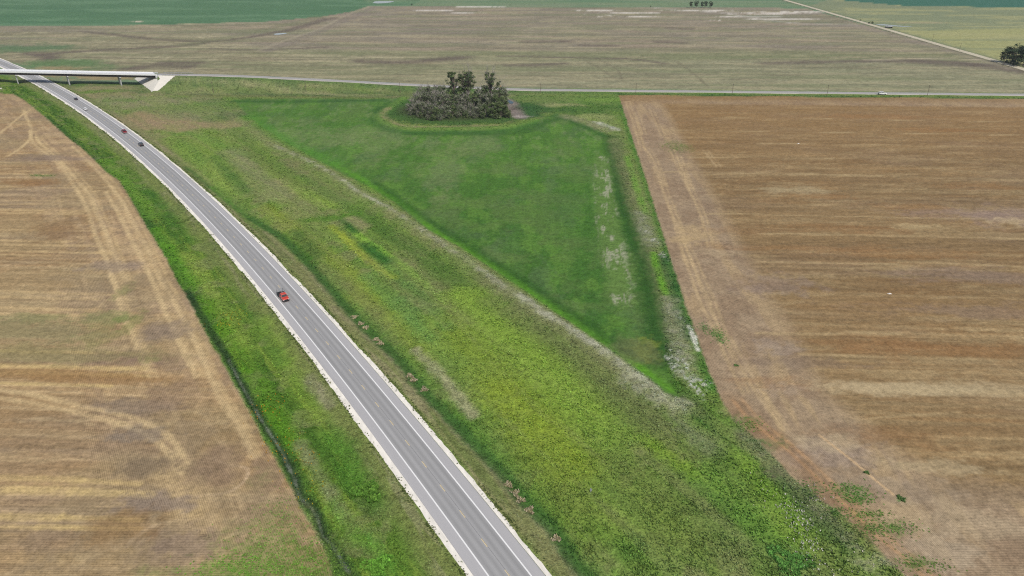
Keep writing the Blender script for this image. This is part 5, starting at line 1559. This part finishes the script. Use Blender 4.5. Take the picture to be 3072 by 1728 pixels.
    MB().box((xl + 0.03, 0, P_['st'][-1][3] - 0.16), (0.06, 2 * P_['st'][-1][1] - 0.62, 0.26)).build('grille', M_BLACK, root)
    wbx, wr = P_['wb'], P_['wr']
    rear = {'sedan': -wbx, 'suv': -wbx, 'pickup': -1.75, 'flatbed': -1.85}[kind]
    for xx in (rear, wbx):
        for s in (-1, 1):
            yw = s * (W - 0.10)
            ty = MB().tube([(xx, yw - 0.13 * s, wr), (xx, yw + 0.14 * s, wr)], wr, 14).build('wheel', M_TYRE, root)
            MB().tube([(xx, yw + 0.13 * s, wr), (xx, yw + 0.155 * s, wr)], wr * 0.6, 10).build('rim', M_RIM, ty)
    if kind in ('sedan', 'suv'):
        MB().box((x0 - 0.03, 0, 0.50 if kind == 'sedan' else 0.60), (0.18, 2 * W - 0.22, 0.24)).build('rear_bumper', M_BLACK if kind == 'suv' else mat, root)
        for s in (-1, 1):
            MB().box((x0 + 0.0, s * (W - 0.20), P_['st'][1][3] - 0.20), (0.12, 0.28, 0.18)).build('tail_light', M_TAIL, root)
    if kind == 'pickup':
        bed = MB()
        bed.box((-1.80, 0, 0.62), (2.05, 1.92, 0.12))
        for s in (-1, 1):
            bed.box((-1.80, s * 0.92, 0.80), (2.05, 0.14, 0.64))
        bed.box((-0.80, 0, 0.80), (0.08, 1.76, 0.62))
        bd = bed.build('bed', mat, root)
        MB().box((-1.80, 0, 0.695), (1.95, 1.68, 0.02)).build('bed_liner', M_BLACK, bd)
        MB().box((-2.86, 0, 0.82), (0.07, 1.92, 0.58)).build('tailgate', mat, root)
        MB().box((-2.96, 0, 0.50), (0.16, 1.8, 0.20)).build('rear_bumper', M_CHROME, root)
        for s in (-1, 1):
            MB().box((-2.86, s * 0.90, 0.88), (0.10, 0.14, 0.34)).build('tail_light', M_TAIL, root)
    if kind == 'flatbed':
        MB().box((-1.75, 0, 0.62), (2.9, 0.9, 0.22)).build('chassis', M_BLACK, root)
        bd = MB().box((-1.85, 0, 0.98), (2.75, 2.15, 0.12)).build('flat_bed', simple_mat('dark_steel_bed', (0.03, 0.034, 0.036), 0.7), root)
        for s in (-1, 1):
            MB().box((-1.85, s * 1.02, 0.72), (1.5, 0.18, 0.40)).build('side_box', M_BLACK, bd)
        rk = MB()
        for s in (-1, 1):
            rk.box((-0.58, s * 0.95, 1.55), (0.07, 0.07, 1.05)); rk.box((-3.1, s * 0.98, 1.55), (0.06, 0.06, 1.05))
        rk.box((-0.58, 0, 2.08), (0.07, 1.98, 0.07)); rk.box((-0.58, 0, 1.7), (0.05, 1.9, 0.05))
        rk.box((-1.84, 0.97, 2.06), (2.58, 0.05, 0.05)); rk.box((-1.84, -0.97, 2.06), (2.58, 0.05, 0.05))
        rk.build('headache_rack', M_BLACK, root)
        MB().tube([(-1.05, -0.1, 1.30), (-1.05, 0.55, 1.30)], 0.30, 12).build('white_tank', simple_mat('white_tank', (0.72, 0.72, 0.70), 0.4), root)
        MB().box((-1.9, -0.35, 1.26), (0.9, 0.8, 0.42)).build('tool_chest', M_BLACK, root)
        MB().box((-2.7, 0.4, 1.20), (0.5, 0.6, 0.3)).build('gear', simple_mat('grey_gear', (0.25, 0.26, 0.26), 0.6), root)
        for s in (-1, 1):
            MB().box((-3.22, s * 0.8, 0.88), (0.06, 0.2, 0.14)).build('tail_light', M_TAIL, root)
        for yv_ in (-0.5, 0.0, 0.5):
            MB().box((0.4, yv_, 2.0), (0.10, 0.12, 0.05)).build('cab_lamp', simple_mat('amber_lamp', (0.6, 0.25, 0.03), 0.3), root)
    if 'hatch' in label:
        MB().loft([[(-2.15, -0.78, 1.80), (-2.15, 0.78, 1.80), (-2.15, 0.78, 1.74), (-2.15, -0.78, 1.74)], [(-3.05, -0.82, 2.02), (-3.05, 0.82, 2.02), (-3.05, 0.82, 1.94), (-3.05, -0.82, 1.94)]]).build('raised_hatch', mat, root)
        MB().quad((-2.475, -0.80, 0.80), (-2.475, 0.80, 0.80), (-2.16, 0.74, 1.70), (-2.16, -0.74, 1.70)).build('open_boot', M_BLACK, root)
    return root


def on_highway(px, py, t, toward):
    x, y = G1(px, py)
    _, yy1 = hwy_t(np.array([x]), np.array([y]))
    p = hwy_point(yy1, np.array([t]))[0]
    d = float(np.polyval(HDC, yy1[0]))
    v = Vector((d, 1.0))                                # away from the camera
    if toward:
        v = -v
    return (float(p[0]), float(p[1]), 0.08), math.atan2(v.y, v.x)


pos, rz = on_highway(846, 897, -1.75, True)
vehicle('service_truck', 'flatbed', pos, rz, paintm('red_orange_paint', (0.56, 0.055, 0.03)), 'bright red service truck with a dark flat bed and rack on the highway', 1.1)
pos, rz = on_highway(231.5, 299, 1.75, False)
vehicle('dark_sedan', 'sedan', pos, rz, paintm('dark_grey_paint', (0.035, 0.04, 0.05)), 'small dark grey car on the highway, first after the overpass in the far lane', 1.1)
pos, rz = on_highway(256.4, 330, -1.75, True)
vehicle('white_sedan', 'sedan', pos, rz, paintm('white_paint', (0.78, 0.78, 0.78)), 'small white car on the highway between the dark car and the dark red pickup', 1.1)
pos, rz = on_highway(378, 397.5, 1.75, False)
vehicle('red_pickup', 'pickup', pos, rz, paintm('dark_red_paint', (0.20, 0.008, 0.016)), 'dark red pickup truck on the highway ahead of the black car', 1.1)
pos, rz = on_highway(427.3, 436.5, 1.75, False)
vehicle('black_suv', 'suv', pos, rz, paintm('black_paint', (0.022, 0.024, 0.028)), 'black car with a pale rear bumper line on the highway behind the dark red pickup', 1.08)
x, y = G1(2647, 284.5)
zz_ = float(county_z(np.array([x]))[0])
vehicle('parked_suv', 'suv', (x, y, max(0.1, float(height(np.array([x]), np.array([y]))[0]))), math.atan2(-0.0505, 1.0), paintm('bright_white_paint', (0.80, 0.81, 0.82)), 'white car with its rear hatch raised parked on the county road verge', 1.2)

# ------------------------------------------------------------------ air
HAZE = 0.00007
hz_m = bpy.data.materials.new('haze'); hz_m.use_nodes = True
nt = hz_m.node_tree
for n_ in list(nt.nodes):
    nt.nodes.remove(n_)
ho = nt.nodes.new('ShaderNodeOutputMaterial'); hv = nt.nodes.new('ShaderNodeVolumePrincipled')
hv.inputs['Color'].default_value = (0.86, 0.92, 1.0, 1)
hv.inputs['Density'].default_value = HAZE
hv.inputs['Anisotropy'].default_value = 0.2
nt.links.new(hv.outputs[0], ho.inputs['Volume'])
hz = MB().box((0, 2250, 57), (15200, 10700, 118)).build('haze', hz_m)
tag(hz, kind='stuff')
